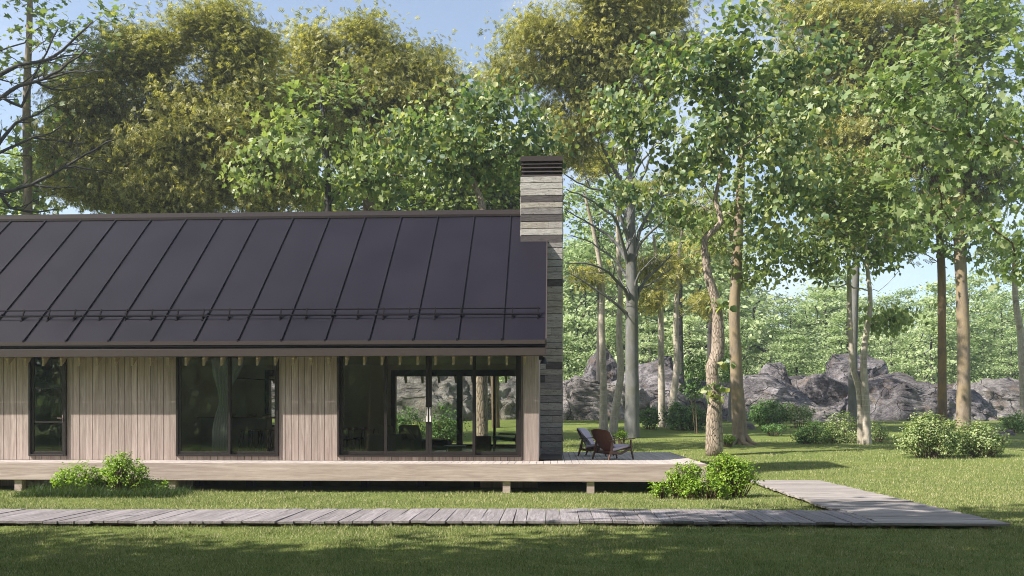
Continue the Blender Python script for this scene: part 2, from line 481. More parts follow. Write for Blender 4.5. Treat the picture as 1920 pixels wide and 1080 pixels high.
# ------------------------------------------------------------------ trees
def skeleton(trunk, targets, rng, step=.8, up_pen=1.0, wob=.07, start=2):
    """trunk: list of points; grows a curved path from the nearest fitting node to every target"""
    pos = [np.array(p, float) for p in trunk]; par = [-1] + list(range(len(trunk)-1))
    dist0 = np.array([0.0]*len(trunk))
    T = np.array(targets, float)
    tr = np.array(trunk, float)
    dd = np.min(np.linalg.norm(T[:, None, :] - tr[None, start:, :], axis=2), axis=1)
    order = np.argsort(dd + T[:, 2]*.15)
    paths = []
    for ti in order:
        t = T[ti]; A = np.array(pos[start:])
        dv = t - A; h = np.linalg.norm(dv[:, :2], axis=1); L = np.linalg.norm(dv, axis=1)
        cost = L + up_pen*np.maximum(0, .45*h - dv[:, 2])
        j = int(np.argmin(cost)) + start
        a = pos[j]; L = np.linalg.norm(t - a)
        m = max(2, int(math.ceil(L/step)))
        pd = a - pos[par[j]] if par[j] >= 0 else np.array([0, 0, 1.])
        pd = pd/(np.linalg.norm(pd)+1e-9)
        dirt = (t - a)/(L+1e-9)
        c = a + (pd*.22 + dirt*.78)*L*.5 + np.array([0, 0, -.04*L])
        ids = [j]; prev = j
        for k in range(1, m+1):
            u = k/m
            p = (1-u)**2*a + 2*u*(1-u)*c + u*u*t
            if k < m: p = p + rng.normal(size=3)*wob*step*(.5 if ti < 0 else 1)
            pos.append(p); par.append(prev); prev = len(pos)-1; ids.append(prev)
        paths.append(ids)
    return np.array(pos), par, paths, list(order)

def make_tree(name, label, base, trunk, radii, targets, leaf, lmat, bmat, group=None, cat='tree', seed=1, step=.8,
              nleaf=26, spread=.55, lsize=.3, lup=.5, droop=0., tip=.012, expo=.52, flat=.6, up_pen=1.0, wob=.07, start=2,
              bare=0.0, jit=.06, flare=0, leafpath=.35, rcap=.55, extra=None, bares=()):
    rng = np.random.default_rng(seed)
    base = Vector(base)
    root = empty(name, base, 0, label, cat, group)
    b = np.array(base)
    trunk = [np.array(p, float) - b for p in trunk]
    # resample trunk
    tp = [trunk[0]]; tr = [radii[0]]
    for i in range(len(trunk)-1):
        L = np.linalg.norm(trunk[i+1]-trunk[i]); m = max(1, int(round(L/.5)))
        for k in range(1, m+1):
            u = k/m
            p0 = trunk[max(i-1, 0)]; p1 = trunk[i]; p2 = trunk[i+1]; p3 = trunk[min(i+2, len(trunk)-1)]
            q = .5*((2*p1) + (-p0+p2)*u + (2*p0-5*p1+4*p2-p3)*u*u + (-p0+3*p1-3*p2+p3)*u**3)
            tp.append(q); tr.append(radii[i]*(1-u) + radii[i+1]*u)
    nleafy = len(targets)
    bares = list(bares)
    nb_main = nleafy + len(bares)
    for q in list(bares):
        for _ in range(4): bares.append(tuple(np.array(q) + rng.normal(size=3)*np.array([1.1, 1.0, .7]) + np.array([0, 0, .3])))
    targets = [np.array(t) - b for t in list(targets) + bares]
    nst = max(start, 1)
    pos, par, paths, order = skeleton(tp, targets, rng, step, up_pen, wob, nst)
    n = len(pos); w = np.zeros(n)
    for ids, ti in zip(paths, order):
        w[ids[-1]] += 1
        if nleafy <= ti < nb_main and len(ids) > 3:
            for q in range(1, len(ids)-1): w[ids[q]] += 2.5
    for i in range(n-1, 0, -1):
        if par[i] >= 0: w[par[i]] += w[i]
    rad = tip*np.maximum(w, 1)**expo
    for i in range(len(tp)): rad[i] = tr[i]
    for i in range(len(tp), n):
        rad[i] = min(rad[i], rad[par[i]]*(.96 if par[i] >= len(tp) else rcap))
    mb = MB()
    sd = Vector((seed*3.1, seed*1.7, 0))
    def jf(i, a, p): 
        f = 1 + jit*2*noise.noise(Vector((math.cos(a)*1.3, math.sin(a)*1.3, p.z*.6)) + sd)
        if flare and i < 4: f *= 1 + flare*(1, .45, .15, .04)[i]*(.6 + .8*abs(math.sin(a*2.5 + seed)))
        return f
    if flare:
        tp = [tp[0]+np.array([0,0,-.12]), tp[0]+(tp[1]-tp[0])*.25] + tp[1:]; tr = [tr[0], tr[0]*.98] + tr[1:]
    mb.tube(tp, tr, 14, jit=jf)
    for ids in paths:
        rr = [rad[i] for i in ids]; rr[0] = rr[1] if len(rr) > 1 else rr[0]
        big = max(rr)
        mb.tube([pos[i] for i in ids], rr, 7 if big > .06 else (5 if big > .025 else 3), cap=False)
    if extra: extra(mb, tp, tr)
    tk = mb.build('trunk', bmat, root, smooth=True)
    # leaves
    P_, O_ = [], []
    cen = np.mean(pos[[ids[-1] for ids in paths]], axis=0)
    for ids, ti in zip(paths, order):
        if ti >= nleafy or rng.random() < bare: continue
        t = pos[ids[-1]]; k = int(nleaf*rng.uniform(.6, 1.4))
        q = rng.normal(size=(k, 3))*spread*rng.uniform(.7, 1.25); q[:, 2] *= flat
        P_.append(t + q)
        o = (t - cen)/(np.linalg.norm(t-cen)+1e-6)
        O_.append(np.repeat(o[None], k, 0))
        if leafpath > 0 and len(ids) > 2:
            k2 = int(k*leafpath); sel = rng.integers(len(ids)//2, len(ids), k2)
            P_.append(pos[np.array(ids)[sel]] + rng.normal(size=(k2, 3))*spread*.5); O_.append(np.repeat(o[None], k2, 0))
    if P_:
        P_ = np.concatenate(P_); O_ = np.concatenate(O_)
        V, F = leaves(P_, lsize, leaf, rng, lup, O_, .25, droop)
        if leaf == 'oak': fix_tris('crown', V, F, lmat, root)
        else: np_mesh('crown', V, F, lmat, root)
    return root

def limb(mb, pts, r0, r1, rng, twigs=1.0, depth=0):
    pts = [np.array(p, float) for p in pts]
    q = [pts[0]]
    for i in range(len(pts)-1):
        p0 = pts[max(i-1, 0)]; p1 = pts[i]; p2 = pts[i+1]; p3 = pts[min(i+2, len(pts)-1)]
        m = max(2, int(np.linalg.norm(p2-p1)/.35))
        for k in range(1, m+1):
            u = k/m
            q.append(.5*((2*p1) + (-p0+p2)*u + (2*p0-5*p1+4*p2-p3)*u*u + (-p0+3*p1-3*p2+p3)*u**3) + rng.normal(size=3)*.025*(1 if k < m else 0))
    n = len(q); rr = [r0 + (r1-r0)*(i/(n-1))**.8 for i in range(n)]
    mb.tube(q, rr, 7 if r0 > .05 else (5 if r0 > .02 else 3), cap=False)
    if depth >= 2: return
    L = sum(np.linalg.norm(q[i+1]-q[i]) for i in range(n-1))
    for _ in range(int(L*(1.5 if depth == 0 else 2.2)*twigs)):
        i = int(rng.uniform(.18 if depth == 0 else .2, .97)*(n-1)); d = q[min(i+1, n-1)] - q[max(i-1, 0)]; d /= np.linalg.norm(d)+1e-9
        side = rng.normal(size=3); side -= d*(side@d); side /= np.linalg.norm(side); side[2] += .25
        ln = (rng.uniform(.9, 2.3) if depth == 0 else rng.uniform(.35, .9))*(1 - .45*i/n)
        v = d*.75 + side*.75; v /= np.linalg.norm(v)
        e = q[i] + v*ln; mid = q[i] + v*ln*.5 + np.array([0, 0, -.03*ln]) + rng.normal(size=3)*.04
        limb(mb, [q[i], mid, e], max(rr[i]*.5, .008), .005 if depth else .007, rng, twigs, depth+1)

def px_limbs(lines, Y, base, seed):
    b = np.array(base, float)
    def f(mb, tp, tr):
        rng = np.random.default_rng(seed)
        for r0, r1, dY, pts in lines:
            n = len(pts)
            limb(mb, [np.array(P(a, c, Y + dY*(i/(n-1)))) - b for i, (a, c) in enumerate(pts)], r0, r1, rng)
    return f

def blob_targets(blobs, rng, Y, n=None, dens=1.0, shell=.45, depth=.85):
    """blobs: (px, py, rx_px, ry_px[, dY]) ellipses in photo pixels at distance Y -> points in 3-D ellipsoids"""
    out = []
    m = PXM(Y)
    for bl in blobs:
        px, py, rx, ry = bl[:4]; dY = bl[4] if len(bl) > 4 else 0
        c = P(px, py, Y + dY); rx /= m; ry /= m; rd = depth*max(min(rx, ry*1.3), .8)
        vol = rx*ry*rd
        k = max(3, int(dens*2.2*vol**.78))
        for _ in range(k):
            d = rng.normal(size=3); d /= np.linalg.norm(d)
            r = rng.uniform(shell, 1)**.6
            if rng.random() < .13: r *= rng.uniform(1.08, 1.30)
            out.append((c.x + d[0]*rx*r, c.y + d[1]*rd*r, c.z + d[2]*ry*r))
    return out

ML = {}
ML['gold'] = m_leaf('golden_olive_leaves', [(.10, .13, .05), (.22, .24, .08), (.44, .42, .125), (.74, .66, .22)], .5, .42, (1.1, 1.1, .6), .5)
ML['green'] = m_leaf('fresh_green_leaves', [(.10, .15, .05), (.18, .25, .08), (.29, .36, .13), (.44, .48, .23)], .45, .42, (1.15, 1.2, .6), .8)
ML['blue'] = m_leaf('broad_blue_green_leaves', [(.05, .10, .065), (.10, .17, .085), (.21, .28, .115), (.36, .40, .17), (.52, .50, .24)], .42, .38, (1.2, 1.3, .5), 1.0, .4)
ML['oak'] = m_leaf('oak_leaves', [(.09, .15, .06), (.17, .25, .09), (.28, .35, .15), (.42, .46, .25)], .45, .44, (1.15, 1.2, .6), .8, .35)
ML['far'] = m_leaf('pale_far_haze_leaves', [(.14, .21, .09), (.29, .38, .17), (.45, .53, .29), (.62, .66, .44)], .6, .45, (1.05, 1.12, .85), .35, .2)  # leaf colours lightened to carry part of the distance haze
ML['shrub'] = m_leaf('bright_shrub_leaves', [(.08, .15, .015), (.18, .29, .03), (.29, .43, .05), (.42, .54, .10)], .5, .32, (1.2, 1.4, .4), 5)
ML['bush'] = m_leaf('sage_bush_leaves', [(.10, .15, .05), (.20, .27, .095), (.34, .40, .17), (.48, .52, .27)], .5, .30, (1.1, 1.3, .5), 2)
ML['dkbush'] = m_leaf('deep_green_bush_leaves', [(.06, .12, .035), (.12, .22, .06), (.22, .34, .11)], .5, .28, (1.1, 1.3, .5), 2)
MT['bk_grey'] = m_bark('smooth_grey_bark', (.105, .108, .108), (.21, .208, .20), (.125, .125, .10), .55, scale=1.2)
MT['bk_dark'] = m_bark('dark_grey_bark', (.035, .032, .03), (.08, .075, .07), scale=2)
MT['bk_brown'] = m_bark('brown_bark', (.09, .06, .04), (.20, .14, .09), scale=3)
MT['bk_twist'] = m_bark('furrowed_pale_bark', (.27, .215, .165), (.47, .39, .31), furrow=1, bumpd=.05)
MT['bk_ochre'] = m_bark('ochre_lichen_bark', (.16, .125, .09), (.29, .235, .175), (.27, .21, .13), .52, scale=3)
MT['bk_dkochre'] = m_bark('dark_ochre_bark', (.10, .07, .045), (.19, .14, .09), (.22, .15, .07), .50, scale=3)
MT['bk_pale'] = m_bark('pale_ringed_bark', (.26, .225, .18), (.50, .45, .37), (.18, .15, .11), .60, scale=4, ring=True)

def trunk_px(pts, Y):
    """pts: (px, py[, dY]) up the stem"""
    return [tuple(P(p[0], p[1], Y + (p[2] if len(p) > 2 else 0))) for p in pts]
def gbase(px, Y):
    x = X_at(px, Y); return (x, Y, gz(x, Y) - .05)

# ------------------------------------------------------------------ THE HOUSE
YW = 22.2            # front wall
YE, ZE = 21.6, 3.725 # eave edge
YR, ZR = 26.5, 7.98  # ridge
YB = 30.6            # back wall
XL = -21.0           # left end (outside the picture)
XC = -0.35           # right corner
XRK = -0.175         # rake edge
ZD = 0.706           # deck level
SL = (ZR - ZE)/(YR - YE)
def roofz(y): return ZE + SL*(y - YE) if y <= YR else ZR - SL*(y - YR)

house = empty('house', (0, 0, 0), 0, 'long single storey house with pale vertical boards and a dark seamed metal roof', 'house')
rnd = random.Random(4)
W1 = (X_at(55, YW), X_at(125, YW)); W2 = (X_at(331, YW), X_at(522.5, YW)); W3 = (X_at(633, YW), X_at(977, YW))
ZB = .81; ZT = 3.55
opens = [W1, W2, W3]
def in_open(x0, x1):
    for a, b in opens:
        if x1 > a + .002 and x0 < b - .002: return (a, b)
    return None
mb = MB(); pitch = .174; gap = .012
x = XL
xs_b = []
edges = [XL] + [e for o in opens for e in o] + [X_at(979, YW)]
for i in range(0, len(edges)-1):
    a, b = edges[i], edges[i+1]
    n = max(1, round((b-a)/pitch)); w = (b-a)/n
    window = i % 2 == 1
    for k in range(n):
        x0 = a + k*w + gap/2; x1 = a + (k+1)*w - gap/2; d = rnd.uniform(0, .003)
        if window: mb.box(x0, x1, YW+d, YW+.025, ZD+.006, ZB-.004)
        else: mb.box(x0, x1, YW+d, YW+.025, ZD+.006, 3.98)
mb.box(X_at(979, YW)+gap, XC, YW-.012, YW+.025, ZD+.006, 3.98)     # broad corner board
mbk = MB()  # black sheet added so the gaps between boards read dark
for i in range(0, 8, 2):
    if i < len(edges)-1 or i == 6: mbk.box(edges[i], edges[i+1] if i+1 < len(edges) else XC-.03, YW+.0255, YW+.0295, ZD+.006, 3.95)
for a_, b_ in opens: mbk.box(a_, b_, YW+.0255, YW+.0295, ZD+.006, ZB-.006)
mbk.build('gap_darkening_sheet', MT['black'], house)
mb.build('front_cladding', MT['clad'], house)
# gable cladding (right end), boards up to the roof line
mb = MB(); y = YW+.03
while y < YB:
    y1 = min(y+pitch-gap, YB)
    mb.hexa([(XC-.025,y,ZD),(XC-.001,y,ZD),(XC-.001,y1,ZD),(XC-.025,y1,ZD),(XC-.025,y,roofz(y)-.16),(XC-.001,y,roofz(y)-.16),(XC-.001,y1,roofz(y1)-.16),(XC-.025,y1,roofz(y1)-.16)])
    y += pitch
mb.build('gable_cladding', MT['clad'], house)
# inner shell
mb = MB()
for i in range(0, len(edges)-1, 2):
    a, b = edges[i], edges[i+1]
    mb.box(a, b if i < 6 else XC-.03, YW+.03, YW+.2, ZD, 3.9)
for a, b in opens:
    mb.box(a, b, YW+.031, YW+.199, ZD, ZB-.02); mb.box(a, b, YW+.031, YW+.199, ZT+.02, 3.9)
mb.box(X_at(979, YW), XC-.03, YW+.03, YW+.2, ZD, 3.9)
# gable inner leaf
mb.box(XC-.2, XC-.03, YW+.2, YB, ZD, 3.8)
bx = lambda px: X_at(px, YB)
BA = (bx(735), bx(985)); BB = (bx(500), bx(645))
zb_t = Z_at(694, YB, 850); zbA = Z_at(836, YB, 850); zbB = Z_at(800, YB, 560)
for a, b in ((XL, BB[0]), (BB[1], BA[0]), (BA[1], XC-.03)):
    mb.box(a, b, YB-.18, YB, ZD, 3.9)
mb.box(BB[0], BB[1], YB-.179, YB-.001, zb_t, 3.9); mb.box(BA[0], BA[1], YB-.179, YB-.001, zb_t, 3.9)
mb.box(BB[0], BB[1], YB-.179, YB-.001, ZD, zbB); mb.box(BA[0], BA[1], YB-.179, YB-.001, ZD, zbA)
# left end and partitions
mb.box(XL, XL+.2, YW+.2, YB-.18, ZD, 3.8)
mb.box(X_at(96, 24.6), X_at(113, 24.6), 24.6, 25.1, ZD, 3.6)
mb.box(X_at(300, YW)-.8, X_at(300, YW)-.65, 23.6, YB-.18, ZD, 3.6)
mb.build('inner_wall', MT['wall_in'], house)
mb = MB(); mb.box(XL+.2, XC-.2, YW+.2, YB-.18, 3.62, 3.68); mb.build('ceiling', MT['ceil_in'], house)
mb = MB()
xx = XL+.2
while xx < XC-.2:
    mb.box(xx, min(xx+.195, XC-.2), YW+.2, YB-.18, ZD-.05, ZD-.001); xx += .2
mb.build('interior_floor', MT['floor_in'], house)
mb = MB(); mb.box(XL, XC-.03, YW+.03, YB, ZD-.30, ZD-.052); mb.build('floor_slab', MT['black'], house)
# recessed ceiling lights (off)
for px in (662, 745, 912, 832):
    m_ = MB(); m_.obox((X_at(px, 25.0), 25.0, 3.61), .34, .26, .03); m_.build('ceiling_fitting', MT['walnut'], house)
# plinth panels and dark posts below the floor
for a, b in ((-60, 106), (228, 362), (900, 1008)):
    mb = MB(); z0 = .02; n = 2
    for k in range(n):
        mb.box(X_at(a, 22.3), X_at(b, 22.3), 22.3, 22.4, z0 + k*.2, z0 + k*.2+.192)
    mb.build('plinth_panel', MT['clad'], house)
for px in (372, 470, 577, 684, 790, 895, 195, 90):
    for yy in (22.75, 30.2):
        m_ = MB(); x = X_at(px, 22.75); m_.box(x-.09, x+.09, yy-.09, yy+.09, gz(x, yy)-.1, ZD-.30); m_.build('foundation_post', MT['black'], house)

MT['olive_green'] = m_plain('grass_green_fill', (.16, .19, .05), .9, 0, .1, .35, 3)  # added boards, their green standing in for half lit grass under the floor
for a, b in ((372, 470), (470, 577), (577, 684), (684, 790), (790, 895)):
    m_ = MB(); m_.box(X_at(a, 22.9)+.1, X_at(b, 22.9)-.1, 22.9, 22.93, -.05, ZD-.31); m_.build('crawl_space_fill', MT['olive_green'], house)
# windows
def window(name, x0, x1, z0, z1, sashes, mullions=(), yf=YW, handles=None, fw=.055, sw=.065):
    """outer frame, then sashes each with a pane"""
    f = MB()
    f.box(x0, x0+fw, yf-.05, yf+.12, z0, z1); f.box(x1-fw, x1, yf-.05, yf+.12, z0, z1)
    f.box(x0+fw, x1-fw, yf-.052, yf+.12, z0, z0+fw*.8); f.box(x0+fw, x1-fw, yf-.05, yf+.12, z1-fw, z1)
    fr = f.build(name, MT['frame'], house, bevel=.004)
    for i, (a, b, dy) in enumerate(sashes):
        s = MB(); a += .002; b -= .002; y0 = yf + dy; zz0 = z0+fw*.8+.003; zz1 = z1-fw-.003
        s.box(a, a+sw, y0, y0+.045, zz0, zz1); s.box(b-sw, b, y0, y0+.045, zz0, zz1)
        s.box(a+sw, b-sw, y0, y0+.045, zz0, zz0+sw*1.15); s.box(a+sw, b-sw, y0, y0+.045, zz1-sw, zz1)
        for zm in mullions: s.box(a+sw, b-sw, y0+.005, y0+.04, zm-.014, zm+.014)
        so = s.build('sash', MT['frame'], fr, bevel=.003)
        p = MB(); p.box(a+sw-.005, b-sw+.005, y0+.018, y0+.027, zz0+sw, zz1-sw+.005)
        p.build('pane', MT['glass'], fr)
    return fr
w1 = window('glass_door', W1[0], W1[1], ZB, ZT, [(W1[0]+.055, W1[1]-.055, -.01)], (Z_at(727, YW), Z_at(792, YW)))
h = MB(); xh = X_at(119, YW); h.box(xh-.014, xh+.014, YW-.045, YW-.012, Z_at(792, YW), Z_at(778, YW)); h.bar((xh, YW-.075, Z_at(784, YW)), (xh-.12, YW-.075, Z_at(784, YW)), .02, .02); h.bar((xh, YW-.085, Z_at(784, YW)), (xh, YW-.04, Z_at(784, YW)), .02, .02, side=(1,0,0))
h.build('handle', m_plain('brown_handle_metal', (.25, .18, .17), .5, .2), w1)
xm = X_at(430, YW)
window('window', W2[0], W2[1], ZB, ZT, [(W2[0]+.055, xm+.035, -.02), (xm-.035, W2[1]-.055, .045)])
m1, m2, m3 = X_at(723, YW), X_at(804, YW), X_at(889, YW)
w3 = window('sliding_door', W3[0], W3[1], ZB, ZT, [(W3[0]+.055, m1+.035, .045), (m1-.035, m2, -.02), (m2, m3+.035, -.02), (m3-.035, W3[1]-.055, .045)], sw=.075)
for s in (-1, 1):
    h = MB(); xh = m2 + s*.045
    zt_, zb_ = Z_at(764, YW), Z_at(791, YW)
    h.box(xh-.022, xh+.022, YW-.052, YW-.022, zb_, zb_+.16)
    h.box(xh-.022, xh-.012, YW-.062, YW-.022, zb_+.16, zt_); h.box(xh+.012, xh+.022, YW-.062, YW-.022, zb_+.16, zt_); h.box(xh-.012, xh+.012, YW-.062, YW-.022, zt_-.012, zt_)
    h.build('handle', MT['steel'], w3)
# rear windows
def rear(a, b, z0, z1, cuts):
    f = MB(); fw = .16; y0, y1 = YB-.2, YB+.04
    f.box(a, a+fw, y0, y1, z0, z1); f.box(b-fw, b, y0, y1, z0, z1); f.box(a+fw, b-fw, y0, y1, z0, z0+.06); f.box(a+fw, b-fw, y0, y1, z1-.22, z1)
    for c, w in cuts: f.box(c-w/2, c+w/2, y0+.01, y1-.01, z0+.06, z1-.22)
    fr = f.build('rear_window', MT['frame'], house)
    p = MB(); p.box(a+fw, b-fw, YB-.08, YB-.07, z0+.05, z1-.2); p.build('pane', MT['glass'], fr)
rear(BA[0], BA[1], zbA, zb_t, [(bx(862.5), .2), (bx(927.5), .08)])
rear(BB[0], BB[1], zbB, zb_t, [])

# roof
th = .14
def slope(mb, x0, x1, y0, y1, lo, hi):
    """slab following the front/back slope between offsets lo..hi above the roof plane"""
    mb.hexa([(x0,y0,roofz(y0)+lo),(x1,y0,roofz(y0)+lo),(x1,y1,roofz(y1)+lo),(x0,y1,roofz(y1)+lo),(x0,y0,roofz(y0)+hi),(x1,y0,roofz(y0)+hi),(x1,y1,roofz(y1)+hi),(x0,y1,roofz(y1)+hi)])
mb = MB()
YBE = 2*YR - YE
ch0, ch1 = X_at(976, 25.2), X_at(1055, 25.2)
slope(mb, XL-.2, XRK, YE, YR, -th, 0); slope(mb, XL-.2, XRK, YR, YBE, -th, 0)
roof = mb.build('roof', MT['roof'], house)
mb = MB(); seam_px0 = X_at(940.5, YE); d = (X_at(940.5, YE) - X_at(43.3, YE))/11
k = 0
while seam_px0 - k*d > XL:
    xs_ = seam_px0 - k*d
    slope(mb, xs_-.018, xs_+.018, YE-.004, YR-.12, .001, .05)
    slope(mb, xs_-.014, xs_+.014, YR+.12, YBE, .001, .05)
    mb.box(xs_-.02, xs_+.02, YE-.014, YE+.03, ZE-.02, ZE+.045)
    k += 1
mb.build('standing_seams', MT['roof'], roof)
mb = MB(); mb.hexa([(XL-.22,YR-.2,roofz(YR-.2)+.03),(XRK-.0,YR-.2,roofz(YR-.2)+.03),(XRK-.0,YR,ZR+.03),(XL-.22,YR,ZR+.03),(XL-.22,YR-.2,roofz(YR-.2)+.10),(XRK-.0,YR-.2,roofz(YR-.2)+.10),(XRK-.0,YR,ZR+.10),(XL-.22,YR,ZR+.10)])
mb.hexa([(XL-.22,YR,ZR+.03),(XRK-.0,YR,ZR+.03),(XRK-.0,YR+.2,roofz(YR+.2)+.03),(XL-.22,YR+.2,roofz(YR+.2)+.03),(XL-.22,YR,ZR+.10),(XRK-.0,YR,ZR+.10),(XRK-.0,YR+.2,roofz(YR+.2)+.10),(XL-.22,YR+.2,roofz(YR+.2)+.10)])
mb.build('ridge_cap', m_plain('ridge_metal', (.024, .019, .018), .6, 0, .12), roof)
mb = MB()
slope(mb, XRK+.001, XRK+.03, YE, YR, -.2, .03); slope(mb, XRK+.001, XRK+.03, YR, YBE, -.2, .03)
mb.build('rake_trim', MT['fascia'], roof)
mb = MB(); mb.box(XL-.2, XRK, YE-.012, YE+.02, ZE-.10, ZE-.001); mb.build('drip_edge', MT['fascia'], roof)
mb = MB(); mb.box(XL-.2, XRK, YE+.10, YE+.14, 3.34, ZE-.13); mb.build('fascia_backing', MT['black'], roof)
mb = MB(); mb.box(XL-.2, XRK+.01, YE-.05, YE-.02, 3.335, 3.525); mb.box(XL-.2, XRK+.01, YE-.02, YE+.09, 3.335, 3.36)
mb.box(XRK-.02, XRK+.01, YE-.02, YE+.09, 3.36, 3.52)
mb.build('gutter', MT['fascia'], roof, bevel=.006)
mb = MB(); mb.box(XL-.2, XRK, YBE-.09, YBE+.05, 3.335, 3.525); mb.build('rear_gutter', MT['fascia'], roof)
# rafter tails
k = 0
while True:
    px = 15 + 33.4*k
    if px > 990: break
    x = X_at(px, 21.75); k += 1
    m_ = MB(); z0 = 3.115; zt = 3.56
    m_.poly_extrude([(21.72, z0), (21.72, zt), (YW+.02, zt+SL*.4), (YW+.02, z0+SL*(YW+.02-21.72))], x-.028, x+.028, axis='x')
    m_.build('rafter_tail', MT['rafter'], roof)
for k in range(26):
    x = XC - .1 - k*.6
    m_ = MB(); m_.poly_extrude([(YBE-.12, 3.0), (YBE-.12, 3.5), (YB+.01, 3.5+SL*.5), (YB+.01, 3.0+SL*(YBE-.12-YB))], x-.04, x+.04, axis='x')
    m_.build('rear_rafter_tail', MT['rafter'], roof)
# snow guard
ysg = 22.4; n_ = Vector((0, -SL, 1)).normalized()
def onroof(x, y, h): return Vector((x, y, roofz(y))) + n_*h
mb = MB()
for yy, hh in ((22.34, .09), (22.50, .13)):
    mb.tube([onroof(XL, yy, hh), onroof(X_at(1013, 22.4), yy, hh)], .017, 8)
sg = mb.build('snow_guard', MT['guard'], roof)
k = 0
while True:
    px = 1009 - 48.2*k
    x = X_at(px, 22.4)
    if x < XL: break
    if k != 2 and k != 11:
        m_ = MB(); m_.bar(onroof(x, 22.30, .01), onroof(x, 22.52, .145), .03, .03); m_.bar(onroof(x, 22.27, .008), onroof(x, 22.42, .008), .045, .012); m_.build('bracket', MT['guard'], sg)
    k += 1
# chimney
YCH = 25.2; ch_top = Z_at(331, YCH, 1015)
mb = MB(); rc = random.Random(23)
z = ZD + .001
def rowboxes(mb, z0, z1):
    cuts = [ch0]
    r = rc.random()
    if r < .25: cuts.append(ch0 + rc.uniform(.35, .9))
    elif r < .32: cuts += [ch0 + rc.uniform(.2, .4), ch0 + rc.uniform(.6, 1.0)]
    cuts.append(ch1)
    for a, b in zip(cuts[:-1], cuts[1:]):
        mb.box(a+.002, b-.002, YCH - rc.uniform(0, .022), YCH+.1, z0+.012, z1-.004)
    ys_ = [YCH+.102, YCH+rc.uniform(.6, 1.2), YCH+2.2]
    for a, b in zip(ys_[:-1], ys_[1:]):
        for sx, xx in ((1, ch1), (-1, ch0)):
            e = rc.uniform(0, .02)
            x0, x1 = (xx-.1, xx+e) if sx > 0 else (xx-e, xx+.1)
            mb.box(x0, x1, a+.003, b-.003, z0+.006, z1-.004)
    mb.box(ch0+.102, ch1-.102, YCH+2.1, YCH+2.2+rc.uniform(0, .02), z0+.006, z1-.004)
while z < ch_top - .02:
    hh = rc.uniform(.155, .215)
    if ch_top - z - hh < .12: hh = ch_top - z
    rowboxes(mb, z, z+hh); z += hh
chim = mb.build('chimney', MT['stack'], house, bevel=.006)
mb = MB(); mb.box(ch0+.03, ch1-.03, YCH+.03, YCH+2.17, ZD, ch_top-.01); mb.build('chimney_core', MT['black'], chim)
mb = MB(); zt = Z_at(293, YCH, 1015)
a, b = ch0+.01, ch1-.005
mb.box(a-.015, b+.015, YCH-.03, YCH+2.23, zt-.14, zt)
mb.box(a+.08, b-.08, YCH+.08, YCH+2.1, ch_top, zt-.14)
for k in range(4):
    zz = ch_top + .015 + k*(zt-.14-ch_top)/4
    mb.hexa([(a,YCH-.02,zz),(b,YCH-.02,zz),(b,YCH+2.2,zz),(a,YCH+2.2,zz),(a+.05,YCH+.04,zz+.07),(b-.05,YCH+.04,zz+.07),(b-.05,YCH+2.15,zz+.07),(a+.05,YCH+2.15,zz+.07)])
mb.build('chimney_cap', MT['fascia'], chim)
mb = MB(); mb.box(XC+.02, ch1-.03, YW+.25, YCH-.03, ZD+.001, ZD+.035); mb.build('hearth_plate', MT['fascia'], chim)
mb = MB(); mb.obox((XC+.05, 22.75, 3.36), .1, .12, .12); mb.tube([(XC+.13, 22.75, 3.36), (XC+.13, 22.75, 3.30), (XC+.13, 22.75, 3.2)], [.05, .06, .11], 12); mb.obox((XC+.07, 22.75, 3.36), .12, .04, .03)
mb.build('wall_lamp', MT['black'], house)

# ------------------------------------------------------------------ deck
deck = empty('wooden_deck', (0, 0, 0), 0, 'raised timber deck running along the house and out to the lounge chairs', 'deck')
XD = 3.61; YD0 = 21.0; YD1 = 27.45
mb = MB(); x = XD; rd = random.Random(2)
while x > XL:
    x0 = x - .168
    y1 = YD1 if x0 > XC+.01 else YW-.004
    mb.box(x0, x-.006, YD0-.0, y1, ZD-.035, ZD - rd.uniform(0, .002)); x -= .174
mb.build('deck_boards', MT['deck_y'], deck)
mb = MB(); zb = .285
x = XD
mb.box(XL, XD, YD0-.045, YD0-.003, zb, ZD+.002)
mb.build('front_edge_beam', MT['beam'], deck, bevel=.004)
mb = MB(); mb.box(XD+.002, XD+.045, YD0-.045, YD1+.05, zb, ZD+.002); mb.build('side_edge_beam', MT['clad'], deck, bevel=.004)
mb = MB(); mb.box(XC, XD, YD1+.002, YD1+.045, zb, ZD+.001); mb.build('rear_edge_beam', MT['beam'], deck)
for px in (38, 325, 950, 1107, 1280):
    for yy in ((21.1,) if px < 1000 else (21.1, 24.3, 27.2)):
        m_ = MB(); x = X_at(px, 21.1); m_.box(x-.09, x+.09, yy-.09, yy+.09, gz(x, yy)-.08, zb+.1 if yy > 21.2 else zb-.001); m_.build('post', MT['beam'], deck)
for yy in (21.55, 23.5, 25.5):
    m_ = MB(); m_.box(XL if yy < 22 else XC+.01, XD-.01, yy-.03, yy+.03, ZD-.2, ZD-.036); m_.build('joist', MT['black'], deck)

